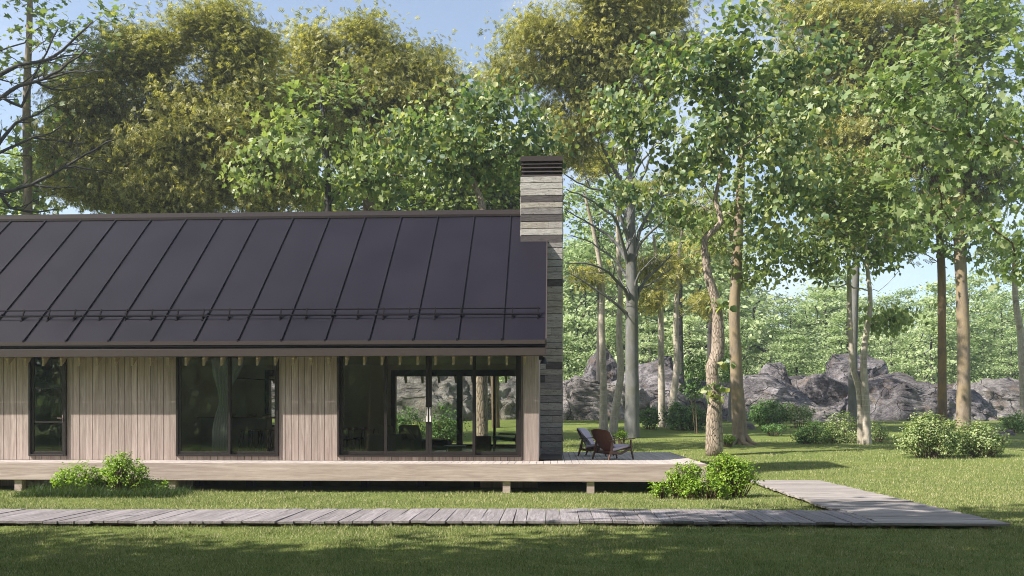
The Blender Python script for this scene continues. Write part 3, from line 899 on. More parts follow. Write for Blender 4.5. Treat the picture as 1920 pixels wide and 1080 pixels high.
# ------------------------------------------------------------------ boardwalks
bw = empty('boardwalk', (0, 0, 0), 0, 'weathered grey plank boardwalk crossing the lawn in front of the house', 'boardwalk')
mb = MB(); rp = random.Random(8)
def far_y(x): return 16.45 + .28*math.sin(x*.28+1.2) 
def near_y(x): return 14.6 + .22*math.sin(x*.28+1.0)
x = -13.5
while x < 5.35:
    w = rp.uniform(.20, .34)
    if x + w > 5.40: w = 5.40 - x
    a = rp.uniform(-.012, .012); n0 = near_y(x) + rp.uniform(-.035, .03); n1 = far_y(x) + rp.uniform(-.03, .03)
    z1 = .10 + rp.uniform(-.006, .006); z0 = z1 - .045; g = rp.uniform(.006, .018)
    t = rp.uniform(-.004, .004)
    mb.hexa([(x+g/2+a,n0,z0),(x+w-g/2+a,n0,z0),(x+w-g/2-a,n1,z0),(x+g/2-a,n1,z0),(x+g/2+a,n0,z1-t),(x+w-g/2+a,n0,z1+t),(x+w-g/2-a,n1,z1+t),(x+g/2-a,n1,z1-t)])
    x += w
mb.build('planks', MT['path'], bw, bevel=.004)
mb = MB()
xs_ = np.linspace(-13.5, 5.2, 40)
for off in (.25, .95, 1.6):
    for a, b in zip(xs_[:-1], xs_[1:]):
        mb.bar((a, near_y(a)+off, .03), (b, near_y(b)+off, .03), .07, .055)
mb.build('bearers', MT['walnut'], bw)
cw = empty('boardwalk', (0, 0, 0), 0, 'wider plank boardwalk leading back past the right end of the deck', 'boardwalk')
mb = MB(); y = 14.72
while y < 24.1:
    w = rp.uniform(.15, .21); u = (y-14.72)/9.4
    xl = (5.42 if y < 16.8 else 5.28) + .1*u + rp.uniform(-.05, .04); xr = 7.5 - .27*u + rp.uniform(-.04, .04)
    z1 = .10 + rp.uniform(-.005, .005); z0 = z1-.045; g = rp.uniform(.006, .016); a = rp.uniform(-.008, .008)
    mb.hexa([(xl,y+g/2-a,z0),(xr,y+g/2+a,z0),(xr,y+w-g/2+a,z0),(xl,y+w-g/2-a,z0),(xl,y+g/2-a,z1),(xr,y+g/2+a,z1),(xr,y+w-g/2+a,z1),(xl,y+w-g/2-a,z1)])
    y += w
mb.build('planks', MT['path_x'], cw, bevel=.004)
mb = MB()
for xx in (5.6, 6.4, 7.1): mb.box(xx, xx+.08, 14.8, 24, -.02, .052)
mb.build('bearers', MT['walnut'], cw)

# ------------------------------------------------------------------ terrace lounge chairs
def lounge_chair(loc, rz, label):
    r = empty('lounge_chair', loc, rz, label, 'lounge chair', 'low wooden lounge chairs on the deck')
    for s in (-1, 1):     # side frames in the x-z plane; chair faces +x
        y = s*.33; m = MB()
        m.bar((.44, y, 0), (.36, y, .30), .035, .035, .045, .055, side=(0,1,0))
        m.bar((.36, y, .29), (.35, y, .52), .045, .055, .035, .04, side=(0,1,0))
        m.bar((-.40, y, 0), (-.30, y, .26), .035, .035, .045, .07, side=(0,1,0))
        m.bar((-.31, y, .24), (-.26, y, .50), .045, .07, .035, .045, side=(0,1,0))
        m.bar((-.31, y, .20), (0, y, .16), .04, .07, .04, .06, side=(0,1,0)); m.bar((0, y, .16), (.38, y, .30), .04, .06, .04, .06, side=(0,1,0))
        m.build('side_frame', MT['teak_light'], r, bevel=.008)
        a = MB(); a.hexa([(-.36,y-.035,.49),(-.36,y+.035,.49),(.46,y+.05,.535),(.46,y-.05,.535),(-.36,y-.035,.512),(-.36,y+.035,.512),(.46,y+.05,.56),(.46,y-.05,.56)])
        a.build('armrest', MT['teak_light'], r, bevel=.008)
    m = MB(); m.bar((.36, -.33, .27), (.36, .33, .27), .05, .03, side=(1,0,0)); m.bar((-.24, -.33, .2), (-.24, .33, .2), .05, .03, side=(1,0,0)); m.build('crossbar', MT['teak_light'], r)
    # curved plywood shell: back panel, waisted outline
    def shell(off, t, name, mat, w0, zlo, zhi, u_lo=0):
        m = MB(); nu, nv = 9, 8; b = 0; top = []
        for side_ in (0, 1):
            for j in range(nu):
                u = j/(nu-1); z = zlo + (zhi-zlo)*u; x = -.14 - .34*u - off + side_*(-t)
                hw = w0*(.62 + .38*sstep((u-.15)/.5)) if u < .88 else w0*(1 - .12*((u-.88)/.12)**2)
                for k in range(nv):
                    v = -1 + 2*k/(nv-1)
                    m.v.append((x + .05*v*v, hw*v, z - (.03*v*v if u > .95 else 0)))
        N = nu*nv
        for j in range(nu-1):
            for k in range(nv-1):
                q = (j*nv+k, j*nv+k+1, (j+1)*nv+k+1, (j+1)*nv+k)
                m.f.append(q); m.f.append(tuple(N+i for i in reversed(q)))
        for j in range(nu-1):
            for k in (0, nv-1):
                a_, b_ = j*nv+k, (j+1)*nv+k; m.f.append((a_, b_, N+b_, N+a_) if k == 0 else (b_, a_, N+a_, N+b_))
        for k in range(nv-1):
            m.f.append((k+1, k, N+k, N+k+1)); a_ = (nu-1)*nv+k; m.f.append((a_, a_+1, N+a_+1, N+a_))
        return m.build(name, mat, r, smooth=False, subsurf=0)
    shell(.0, .018, 'back_shell', MT['teak'], .37, .13, .80)
    shell(-.05, .05, 'back_cushion', MT['lilac_fab'], .30, .33, .80)
    m = MB(); m.hexa([(-.20,-.29,.22),(.36,-.29,.33),(.36,.29,.33),(-.20,.29,.22),(-.20,-.29,.30),(.38,-.29,.40),(.38,.29,.40),(-.20,.29,.30)]); m.build('seat_cushion', MT['lilac_fab'], r, bevel=.03)
    m = MB(); m.hexa([(-.22,-.3,.20),(.36,-.3,.31),(.36,.3,.31),(-.22,.3,.20),(-.22,-.3,.218),(.36,-.3,.328),(.36,.3,.328),(-.22,.3,.218)]); m.build('seat_shell', MT['teak'], r)
    return r
lounge_chair((X_at(1148, 23.15), 23.15, ZD), math.radians(36), 'lounge chair with its brown wooden back turned to the lawn, nearer of the pair')
lounge_chair((X_at(1116, 25.0), 25.0, ZD), math.radians(-22), 'lounge chair showing its pale cushion behind the brown backed chair')

# ------------------------------------------------------------------ interior furniture
Z0 = ZD
def put(name, label, cat, x, y, rz=0, group=None): return empty(name, (x, y, Z0), rz, label, cat, group)
# kitchen island
xi0, xi1 = X_at(372, 26), X_at(519, 26)
k_ = put('kitchen_island', 'kitchen island with a pale worktop seen through the middle window', 'kitchen island', (xi0+xi1)/2, 26.3)
w = (xi1-xi0)/2
m = MB(); m.box(-w+.05, w-.35, -.2, .35, .001, 1.06); m.build('cabinet', MT['white'], k_, bevel=.004)
m = MB(); m.box(-w, w, -.4, .4, 1.06, 1.11); m.build('worktop', MT['oak'], k_, bevel=.004)
for px in (437, 472, 497):
    b_ = empty('bowl', (X_at(px, 26.3), 26.3, Z0+1.111), 0, {437: 'small shallow bowl at the left of the kitchen worktop', 472: 'wide shallow bowl in the middle of the kitchen worktop', 497: 'stacked plates at the right of the kitchen worktop'}[px], 'bowl', 'dishes on the kitchen worktop')
    r_ = {437: .09, 472: .17, 497: .15}[px]
    m = MB(); m.tube([(0,0,0), (0,0,.02), (0,0,.05), (0,0,.085)], [r_*.5, r_*.7, r_*.92, r_], 20); m.build('bowl_body', MT['oak'], b_)
def stool(x, y, label):
    s_ = put('bar_stool', label, 'bar stool', x, y, group='bar stools at the kitchen island')
    m = MB(); m.tube([(0,0,.70), (0,0,.715), (0,0,.74)], [.17, .19, .18], 20); m.build('seat', MT['walnut'], s_)
    for i, j in ((-1,-1), (1,-1), (1,1), (-1,1)):
        m = MB(); m.tube([(i*.11, j*.11, .70), (i*.19, j*.19, 0)], [.017, .012], 8); m.build('leg', MT['black'], s_)
    m = MB(); m.tube([(math.cos(a)*.205, math.sin(a)*.205, .22) for a in np.linspace(0, 2*math.pi, 17)], .008, 6, cap=False); m.build('foot_ring', MT['black'], s_)
for i, px in enumerate((462, 479, 496, 512)):
    stool(X_at(px, 25.2), 25.2 + .03*i, ('leftmost', 'second from left', 'third from left', 'rightmost')[i] + ' bar stool in front of the kitchen island')
# pendant
pd_ = empty('pendant_lamp', (X_at(480, 26.3), 26.3, 3.62), 0, 'thin black linear pendant lamp above the kitchen island', 'lamp')
m = MB(); m.tube([(-.9, 0, -.62), (.3, 0, -.68), (.9, 0, -.70)], .018, 8); m.build('bar', MT['black'], pd_)
for i in (-.6, .5):
    m = MB(); m.tube([(i, 0, 0), (i, 0, -.66)], .004, 5); m.build('cord', MT['black'], pd_)
# curtain with a tie-back waist
cu = MB(); nz_, nx_ = 26, 44; yc = 22.75
for j in range(nz_+1):
    v = j/nz_; y_px = 672 + v*(852-672)
    wst = math.exp(-((v-.42)/.20)**2)
    lx = 396 + 14*wst; rx = 458 - 30*sstep((v)/.42)
    for i in range(nx_+1):
        u = i/nx_; p = P(lx + (rx-lx)*u, y_px, yc)
        cu.v.append((p.x, yc + .05*math.sin(u*38 + v*1.5)*(1-.5*wst), p.z))
for j in range(nz_):
    for i in range(nx_):
        a_ = j*(nx_+1)+i; cu.f.append((a_, a_+1, a_+nx_+2, a_+nx_+1))
co_ = cu.build('curtain', MT['curtain'], None, smooth=True, origin=(X_at(425, yc), yc, Z0))
tag(co_, 'pale blue sheer curtain tied back inside the middle window', 'curtain')
mm = co_.modifiers.new('thick', 'SOLIDIFY'); mm.thickness = .004
# dining chairs and table
def dchair(x, y, rz, label):
    c_ = put('dining_chair', label, 'chair', x, y, rz, 'wooden dining chairs')
    m = MB(); m.tube([(0,0,.44), (0,0,.475)], [.22, .235], 20); m.build('seat', MT['dark_fab'], c_, bevel=.01)
    for i, j in ((-1,-1), (1,-1)):
        m = MB(); m.tube([(i*.17, j*.17, .44), (i*.20, j*.2, 0)], [.02, .014], 8); m.build('leg', MT['walnut'], c_)
    for i in (-1, 1):
        m = MB(); m.tube([(i*.21, .22, 0), (i*.19, .19, .44), (i*.21, .24, .74)], [.014, .02, .016], 8); m.build('leg', MT['walnut'], c_)
    m = MB(); pts = [(math.sin(a)*.27, .02+.24*math.cos(a), .74+.02*math.cos(a)) for a in np.linspace(-1.5, 1.5, 11)]
    for a_, b_ in zip(pts[:-1], pts[1:]): m.bar(a_, b_, .03, .075)
    m.build('back_rail', MT['walnut'], c_)
dchair(X_at(648, 25.2), 25.2, math.radians(190), 'nearest wooden dining chair behind the left sliding pane')
dchair(X_at(664, 25.9), 25.9, math.radians(200), 'middle wooden dining chair of the row behind the left sliding pane')
dchair(X_at(682, 26.6), 26.6, math.radians(-120), 'farthest wooden dining chair beside the grey sofa')
t_ = put('dining_table', 'wooden dining table beside the row of dining chairs', 'table', X_at(606, 26), 26.2)
m = MB(); m.box(-.5, .5, -1.1, 1.1, .72, .75); m.build('tabletop', MT['walnut'], t_, bevel=.005)
for i, j in ((-1,-1), (1,-1), (1,1), (-1,1)):
    m = MB(); m.tube([(i*.42, j*1.0, .72), (i*.45, j*1.03, 0)], [.03, .02], 8); m.build('leg', MT['walnut'], t_)
# sofa
so = put('sofa', 'long charcoal grey corner sofa behind the sliding doors', 'sofa', X_at(690, 25.8), 25.8)
def sx(px): return X_at(px, 25.8) - X_at(690, 25.8)
m = MB(); m.box(sx(690), sx(771), -.1, .9, .06, .42); m.build('seat', MT['grey_fab'], so, bevel=.03)
m = MB(); m.box(sx(690), sx(756), -.12, .12, .06, .60); m.build('armrest', MT['grey_fab'], so, bevel=.04)
m = MB(); m.box(sx(756)-.1, sx(812), .5, 1.5, .06, .42); m.build('chaise', MT['grey_fab'], so, bevel=.04)
m = MB(); m.hexa([(sx(742),.55,.4),(sx(786),.55,.4),(sx(786),.75,.4),(sx(742),.75,.4),(sx(740),.65,.86),(sx(778),.65,.86),(sx(778),.82,.84),(sx(740),.82,.84)]); m.build('backrest', MT['grey_fab'], so, bevel=.05)
m = MB(); m.hexa([(sx(708),.1,.4),(sx(740),.1,.4),(sx(740),.28,.4),(sx(708),.28,.4),(sx(703),.3,.88),(sx(733),.3,.86),(sx(733),.42,.82),(sx(703),.42,.86)]); m.build('cushion', MT['grey_fab'], so, bevel=.05)
m = MB(); m.hexa([(sx(764),.2,.42),(sx(778),.2,.42),(sx(778),.5,.42),(sx(764),.5,.42),(sx(752),.25,.75),(sx(760),.25,.78),(sx(760),.55,.78),(sx(752),.55,.75)]); m.build('cushion', MT['grey_fab'], so, bevel=.03)
ot = put('ottoman', 'dark upholstered ottoman right of the sliding door handles', 'ottoman', X_at(822, 26.0), 26.0)
m = MB(); m.box(-.45, .35, -.4, .4, .13, .42); m.build('cushion', MT['dark_fab'], ot, bevel=.06)
for i, j in ((-.38,-.32), (.28,-.32), (.28,.32), (-.38,.32)):
    m = MB(); m.tube([(i, j, .14), (i, j, 0)], .02, 8); m.build('leg', MT['black'], ot)
ft = put('coffee_table', 'low black coffee table in the living room', 'table', X_at(853, 25.0), 25.0)
m = MB(); m.box(-.32, .32, -.3, .3, .24, .28); m.build('tabletop', MT['black'], ft); m = MB(); m.box(-.18, .18, -.18, .18, 0, .24); m.build('base', MT['black'], ft)
st = put('side_table', 'round walnut drum side table near the green chair', 'table', X_at(905, 27), 27)
m = MB(); m.tube([(0,0,0.0),(0,0,.02),(0,0,.46),(0,0,.5)], [.24,.27,.27,.26], 28); m.build('drum', MT['walnut'], st); m = MB(); m.tube([(0,0,.501),(0,0,.515)], .275, 28); m.build('tabletop', MT['walnut'], st)
gc = put('armchair', 'green upholstered lounge chair inside the rightmost door pane', 'chair', X_at(950, 27), 27.0, math.radians(180))
m = MB(); m.hexa([(-.28,-.3,.34),(.42,-.3,.42),(.42,.3,.42),(-.28,.3,.34),(-.28,-.3,.44),(.42,-.3,.52),(.42,.3,.52),(-.28,.3,.44)]); m.build('seat', MT['green_fab'], gc, bevel=.04)
m = MB(); m.hexa([(-.34,-.3,.40),(-.22,-.3,.40),(-.22,.3,.40),(-.34,.3,.40),(-.56,-.3,.92),(-.44,-.3,.94),(-.44,.3,.94),(-.56,.3,.92)]); m.build('backrest', MT['green_fab'], gc, bevel=.04)
for s in (-1, 1):
    m = MB(); m.bar((-.45, s*.33, .56), (.25, s*.33, .58), .05, .03); m.build('armrest', MT['walnut'], gc)
    m = MB(); m.tube([(.34, s*.3, .42), (.40, s*.32, 0)], [.018, .012], 8); m.build('leg', MT['walnut'], gc)
    m = MB(); m.tube([(-.26, s*.3, .42), (-.38, s*.32, 0)], [.018, .012], 8); m.build('leg', MT['walnut'], gc)
rg = MB(); rg.box(X_at(900, 25.6), XC-.25, 24.2, 26.5, Z0+.001, Z0+.016); o = rg.build('rug', MT['rug'], None, origin=(X_at(940, 25.6), 25.4, Z0)); tag(o, 'pale woven rug on the floor beneath the green chair', 'rug')

# ------------------------------------------------------------------ rocks
def rock(name, px, py_top, rx, Y, label, mat, cat='rock', depth=None, py_bot=None, seed=0, group=None, flat=.5, tilt=0, zbase=None):
    """boulder: px centre, top row, half width in px, at distance Y"""
    m = PXM(Y); c = P(px, py_top, Y); R = rx*(1.22 if name == 'rock_outcrop' else 1.0)/m
    g = gz(c.x, Y) - .4 if zbase is None else zbase
    H = c.z - g; D = depth or max(2.0, R*.7)
    import bmesh
    bm = bmesh.new(); bmesh.ops.create_icosphere(bm, subdivisions=6, radius=1)
    sd = Vector((seed*5.3, seed*2.1, seed*.7))
    pw = .44
    rr = random.Random(seed*7+1)
    planes = []
    for _ in range(20):
        n = Vector((rr.gauss(0,1), rr.gauss(0,.9), rr.gauss(0,.7)+.15)).normalized(); planes.append((n, rr.uniform(.74, 1.02)))
    for v in bm.verts:
        p = v.co.copy(); q = Vector([math.copysign(abs(a)**pw, a) for a in p])
        for n, dd in planes:
            e = q.dot(n) - dd
            if e > 0: q -= n*e*.93
        w = Vector((q.x*R, q.y*D, q.z*H))
        f = noise.fractal(w*.42 + sd, 1.0, 2.1, 5)
        rg_ = noise.ridged_multi_fractal(w*.8 + sd*1.3, .9, 2.0, 4, 1.0, 2.0) - 1.2
        cell = noise.voronoi(w*.33 + sd)[0]; ck = min(1, (cell[1]-cell[0])*6)
        amp = .12*min(R, H, 3)
        s = 1
        w += p*(f*amp*1.6 + rg_*amp*.75 - (1-ck)*amp*.15)
        w.z += tilt*w.x
        v.co = Vector((w.x, w.y, max(w.z, -.2)))
    zmax = max(v.co.z for v in bm.verts)
    for v in bm.verts: v.co.z *= H/zmax
    me = bpy.data.meshes.new(name); bm.to_mesh(me); bm.free(); me.materials.append(mat)
    me.polygons.foreach_set('use_smooth', [True]*len(me.polygons))
    o = bpy.data.objects.new(name, me); col.objects.link(o); o.location = (c.x, Y + D*.3, g)
    tag(o, label, cat, group); return o
RA, RB, RC = MT['rock_a'], MT['rock_b'], MT['rock_c']
G = 'rock outcrops beyond the lawn'
rock('rock_outcrop', 1110, 702, 105, 62, 'smooth cracked grey rock outcrop just right of the chimney', RB, seed=1, group=G)
rock('rock_outcrop', 1222, 674, 88, 64, 'tall pale split rock behind the two paired slim trunks', RA, seed=2, group=G)
rock('rock_outcrop', 1296, 728, 62, 60, 'low pinkish rock behind the furrowed twisting tree', RB, seed=3, group=G)
rock('rock_outcrop', 1425, 699, 118, 64, 'layered lilac rock outcrop right of the ochre brown tree', RA, seed=4, tilt=-.04, group=G)
rock('rock_outcrop', 1490, 738, 92, 60, 'low slanting whitish rock slab above the round green bushes', RB, seed=5, tilt=-.06, group=G)
rock('rock_outcrop', 1565, 700, 75, 65, 'dark rock outcrop directly behind the multi stemmed tree', RC, seed=6, group=G)
rock('rock_outcrop', 1692, 693, 120, 62, 'largest dark grey rock face left of the two ochre trunks', RC, seed=7, group=G)
rock('rock_outcrop', 1812, 728, 62, 61, 'blocky rock end behind the tallest ochre trunk', RA, seed=8, group=G)
rock('rock_outcrop', 1905, 706, 95, 66, 'long low rock at the right edge of the photo', RB, seed=9, tilt=.03, group=G)
rock('rock_outcrop', 1230, 708, 190, 68, 'long low ledge running behind the paired slim trunks', RC, seed=31, depth=4, group=G)
rock('rock_outcrop', 1530, 702, 230, 69, 'longest low ledge running behind the multi stemmed tree', RA, seed=32, depth=4, group=G)
rock('rock_outcrop', 1790, 716, 150, 68, 'low ledge running behind the two ochre trunks', RC, seed=33, depth=4, group=G)
rock('boulder', 1128, 652, 42, 70, 'round lilac boulder resting on the rock right of the chimney', RC, 'boulder', seed=10, zbase=gz(0,62)+2.2, group='boulders on top of the outcrops')
rock('boulder', 1592, 659, 66, 68, 'big rounded boulder on top of the rocks behind the multi stemmed tree', RC, 'boulder', seed=11, zbase=gz(0,62)+2.4, group='boulders on top of the outcrops')
rock('boulder', 1455, 679, 34, 67, 'small pointed boulder on top of the rocks in the centre gap', RA, 'boulder', seed=12, zbase=gz(0,62)+2.4, group='boulders on top of the outcrops')
rock('boulder', 1250, 666, 30, 68, 'small pale boulder top behind the split rock', RA, 'boulder', seed=13, zbase=gz(0,62)+2.6, group='boulders on top of the outcrops')
rock('rock_outcrop', 1000, 690, 70, 63, 'rough rock face seen through the rightmost sliding pane', RA, seed=14, group=G)
rock('rock_outcrop', 900, 688, 75, 62, 'rough rock face seen through the door pane right of the handles', RB, seed=15, group=G)
rock('rock_outcrop', 790, 672, 95, 60, 'rough rock face seen through the glass left of the door handles', RB, seed=16, group=G)
rock('rock_outcrop', 640, 690, 90, 62, 'rock face glimpsed through the rear kitchen window', RA, seed=17, group=G)
rock('rock_outcrop', 520, 690, 80, 63, 'rock face glimpsed behind the kitchen island', RA, seed=18, group=G)
rock('stone', 1405, 793, 14, 50, 'small flat stone in the lawn by the ochre brown tree', RA, 'stone', seed=19)
rock('stone', 1880, 805, 12, 46, 'small flat stone in the lawn at the far right', RA, 'stone', seed=20)

# ------------------------------------------------------------------ shrubs
def shrub(name, px, py_base, blobs, Y, label, mat, group, lsize=.055, n=1.0, seed=1, cat='shrub', kind='small', cl=.10, stems=8):
    """blobs in photo pixels (px, py, rx, ry)"""
    rng = np.random.default_rng(seed); m = PXM(Y)
    bx_, by_ = X_at(px, Y), Y; g = gz(bx_, Y); root = empty(name, (bx_, by_, g), 0, label, cat, group)
    Ps, Os = [], []; tips = []
    for b in blobs:
        c = P(b[0], b[1], Y + (b[4] if len(b) > 4 else 0)); R = np.array([b[2]/m, max(b[2]/m*.8, .2), b[3]*1.1/m])
        k = int(n*230*(R[0]*R[2]+R[0]*R[1])/(cl*10)**1.0) + 20
        d = rng.normal(size=(k, 3)); d /= np.linalg.norm(d, axis=1)[:, None]
        d[:, 2] = np.where(d[:, 2] < -.92, -d[:, 2], d[:, 2])
        lump = 1 + .42*np.array([noise.noise(Vector(q*2.6) + Vector((seed, 0, 0))) for q in d])[:, None]
        r = (rng.uniform(.25, 1.0, (k, 1))**.45)*lump
        cc = np.array(c) + d*R*r
        cc = cc[cc[:, 2] > g + .02]; d = d[:len(cc)] if len(cc) == len(d) else (cc-np.array(c))/(np.linalg.norm(cc-np.array(c), axis=1)[:, None]+1e-6)
        tips.append(cc[::max(1, len(cc)//24)])
        for rep in range(11):
            Ps.append(cc + rng.normal(size=cc.shape)*cl*.42); Os.append(d)
    Ps = np.concatenate(Ps) - np.array([bx_, by_, g]); Os = np.concatenate(Os)
    ok = Ps[:, 2] > .01; Ps = Ps[ok]; Os = Os[ok]
    V, F = leaves(Ps, lsize, kind, rng, .35, Os, .35)
    np_mesh('foliage', V, F, mat, root)
    mb = MB(); T = np.concatenate(tips) - np.array([bx_, by_, g])
    if name == 'young_tree': T = T[::14]
    for t in T:
        a = np.array([t[0]*.45, t[1]*.45, -.02]); mid = a*.4 + t*.6 + np.array([0, 0, .05])
        mb.tube([a, mid, t], [.012, .008, .004], 4, cap=False)
    mb.build('stems', MT['bk_brown'], root)
    return root
S1 = 'bright leafy shrubs beside the deck'
shrub('shrub', 145, 915, [(145,893,40,22), (128,897,26,16), (168,895,22,18)], 20.2, 'lower left shrub of the pair in front of the house', ML['shrub'], S1, seed=1)
shrub('shrub', 235, 920, [(232,886,40,30), (205,880,18,20), (262,895,24,24), (225,865,22,12)], 20.1, 'taller rounded shrub of the pair in front of the house', ML['shrub'], S1, seed=2)
shrub('shrub', 300, 920, [(300,911,16,9)], 20.2, 'tiny low shrub at the right of the shrub pair before the house', ML['shrub'], S1, seed=21)
shrub('shrub', 1375, 925, [(1375,893,38,34), (1350,880,26,22), (1398,890,22,22), (1365,868,22,12)], 20.2, 'tallest bright green shrub at the deck corner', ML['shrub'], S1, seed=3)
shrub('shrub', 1278, 915, [(1280,893,30,20), (1300,885,18,14), (1262,900,18,14)], 20.0, 'mid height bright shrub left of the tallest one at the deck corner', ML['shrub'], S1, seed=4)
shrub('shrub', 1240, 925, [(1240,915,20,10)], 19.8, 'smallest bright shrub at the left end of the deck corner cluster', ML['shrub'], S1, seed=5)
shrub('shrub', 1325, 928, [(1320,908,24,18), (1345,918,20,12), (1290,917,22,10)], 19.7, 'low brown stemmed shrub at the front of the deck corner cluster', ML['shrub'], S1, seed=6)
S2 = 'rounded bushes on the lawn'
shrub('bush', 1745, 855, [(1745,812,52,34), (1715,825,34,28), (1770,822,40,30), (1740,795,28,16)], 33, 'larger sage green bush in front of the tall ochre trunk', ML['bush'], S2, .085, .8, 7, 'bush', cl=.16)
shrub('bush', 1838, 855, [(1838,826,46,28), (1812,822,26,26), (1862,835,24,20)], 33.3, 'right hand sage green bush touching the larger one', ML['bush'], S2, .085, .8, 8, 'bush', cl=.16)
shrub('bush', 1528, 833, [(1525,813,32,20), (1505,820,18,14)], 39.5, 'dark low bush left of the multi stemmed tree', ML['dkbush'], S2, .09, .8, 9, 'bush', cl=.17)
shrub('bush', 1585, 833, [(1582,806,36,27), (1560,815,22,18)], 40, 'light green bush directly behind the multi stemmed tree', ML['bush'], S2, .09, .8, 10, 'bush', cl=.17)
shrub('bush', 1645, 831, [(1645,812,20,18)], 40.5, 'small bush peeking out right of the multi stemmed tree', ML['bush'], S2, .09, .8, 11, 'bush', cl=.17)
shrub('bush', 1448, 794, [(1448,773,42,20), (1430,776,26,16)], 52, 'wide dark green bush below the layered lilac rock', ML['dkbush'], S2, .12, .8, 12, 'bush', cl=.2)
shrub('bush', 1500, 796, [(1500,778,26,18)], 51, 'small round light green bush beside the wide dark one', ML['bush'], S2, .12, .8, 13, 'bush', cl=.2)
shrub('bush', 1218, 802, [(1218,783,20,18)], 50, 'dark bush left of the slim paired trunks', ML['dkbush'], S2, .12, .8, 14, 'bush', cl=.2)
shrub('bush', 1292, 804, [(1290,784,36,22), (1265,778,22,22), (1308,786,20,16)], 49.5, 'broad dark bush right of the slim paired trunks', ML['dkbush'], S2, .12, .8, 15, 'bush', cl=.2)
shrub('bush', 1905, 805, [(1905,792,26,14)], 47, 'dark bush cut by the right edge of the photo', ML['dkbush'], S2, .11, .8, 16, 'bush', cl=.2)
shrub('bush', 780, 840, [(772,800,36,30), (745,800,24,22)], 35.5, 'lower bush seen through the door left of the handles', ML['dkbush'], S2, .08, .8, 17, 'bush', cl=.16)
shrub('bush', 830, 845, [(830,790,38,34), (838,812,34,24)], 35, 'taller bush seen through the door right of the handles', ML['dkbush'], S2, .08, .8, 18, 'bush', cl=.16)
shrub('young_tree', 1312, 800, [(1310,690,32,24), (1300,730,24,18), (1370,690,24,28)], 46, 'small leafy sapling partly hidden by the furrowed twisting tree', ML['dkbush'], None, .12, .5, 19, 'sapling', cl=.2)
shrub('ground_plant', 1165, 815, [(1165,814,10,6)], 36, 'small fresh green plant behind the lounge chairs', ML['shrub'], None, .07, .8, 23, 'plant', cl=.1)
shrub('ground_plant', 1365, 825, [(1366,824,14,5)], 37, 'low leafy plant at the foot of the ochre brown tree', ML['shrub'], None, .07, .8, 24, 'plant', cl=.1)
shrub('ground_plant', 1450, 806, [(1450,803,26,5)], 45, 'flat patch of low plants in the lawn below the wide dark bush', ML['dkbush'], None, .09, .8, 25, 'plant', cl=.12)

# ------------------------------------------------------------------ grass blades
def grass(name, label, areas, mat, seed=5, hmul=1.0, avoid=True, cat=None):
    rng = np.random.default_rng(seed); PP, SS = [], []
    for x0, x1, y0, y1, dens, sz in areas:
        k = int((x1-x0)*(y1-y0)*dens)
        p = np.stack([rng.uniform(x0, x1, k), rng.uniform(y0, y1, k)], 1)
        p = p[np.abs(p[:, 0] + .046*p[:, 1]) < p[:, 1]*.62 + .6]
        if avoid:
            x, y = p[:, 0], p[:, 1]
            ny = 14.6 + .22*np.sin(x*.28+1.0); fy = 16.45 + .28*np.sin(x*.28+1.2)
            bad = (x < 5.4) & (y > ny-.02) & (y < fy+.02)
            bad |= (x > 5.35) & (x < 7.45) & (y > 14.7) & (y < 24.1)
            bad |= (x < XD) & (y > 21.3) & (y < 27.4)
            bad |= (x < XC) & (y > 21.3) & (y < 30.6)
            p = p[~bad]
        PP.append(p); SS.append(np.full(len(p), sz))
    p = np.concatenate(PP); sz = np.concatenate(SS); n = len(p)
    z = np.array([gz(a, b) for a, b in p]) - .005
    cl = np.array([noise.noise(Vector((a*.9, b*.9, 0))) for a, b in p])
    cf = np.array([noise.noise(Vector((a*6, b*6, 4))) for a, b in p])
    h = sz*hmul*rng.uniform(.35, 1.25, n)*np.clip(1 + .7*cl + .9*cf, .15, 2)
    w = np.minimum(sz*.16, .014)*rng.uniform(.7, 1.3, n); a = rng.uniform(0, 2*math.pi, n); lean = rng.uniform(.1, .9, n)*h; b = rng.uniform(0, 2*math.pi, n)
    V = np.zeros((n, 3, 3))
    V[:, 0, 0] = p[:, 0]-np.cos(a)*w/2; V[:, 0, 1] = p[:, 1]-np.sin(a)*w/2; V[:, 0, 2] = z
    V[:, 1, 0] = p[:, 0]+np.cos(a)*w/2; V[:, 1, 1] = p[:, 1]+np.sin(a)*w/2; V[:, 1, 2] = z
    V[:, 2, 0] = p[:, 0]+np.cos(b)*lean; V[:, 2, 1] = p[:, 1]+np.sin(b)*lean; V[:, 2, 2] = z+h
    o = np_mesh(name, V.reshape(-1, 3), np.arange(3*n).reshape(-1, 3), mat)
    tag(o, label, cat, kind='stuff'); return o
def grass_mat(name, cols, straw=.12):
    M = Mat(name); rnd = M.geo(); co = M.coord()
    cl = M.noise(co, 1.3, 5, .7)
    f = M.math('ADD', M.math('MULTIPLY', rnd, .75), M.math('MULTIPLY', M.math('SUBTRACT', cl, .35), .9))
    n = len(cols)
    M.color(M.ramp(f, [(i/(n-1)*.95+.02, q) for i, q in enumerate(cols)])); M.rough(.6, .25)
    tr = M.n('ShaderNodeBsdfTranslucent'); tr.inputs[0].default_value = (.14, .2, .04, 1)
    mx = M.n('ShaderNodeMixShader'); mx.inputs[0].default_value = .22
    M.L.new(M.b.outputs[0], mx.inputs[1]); M.L.new(tr.outputs[0], mx.inputs[2]); M.L.new(mx.outputs[0], M.out.inputs[0]); return M.m
ML['grass'] = grass_mat('lawn_blades', [(.05, .085, .03), (.13, .175, .055), (.25, .28, .095), (.42, .41, .19), (.66, .58, .40)])
ML['tall'] = grass_mat('tall_dark_blades', [(.015, .035, .010), (.03, .065, .016), (.06, .11, .028)])
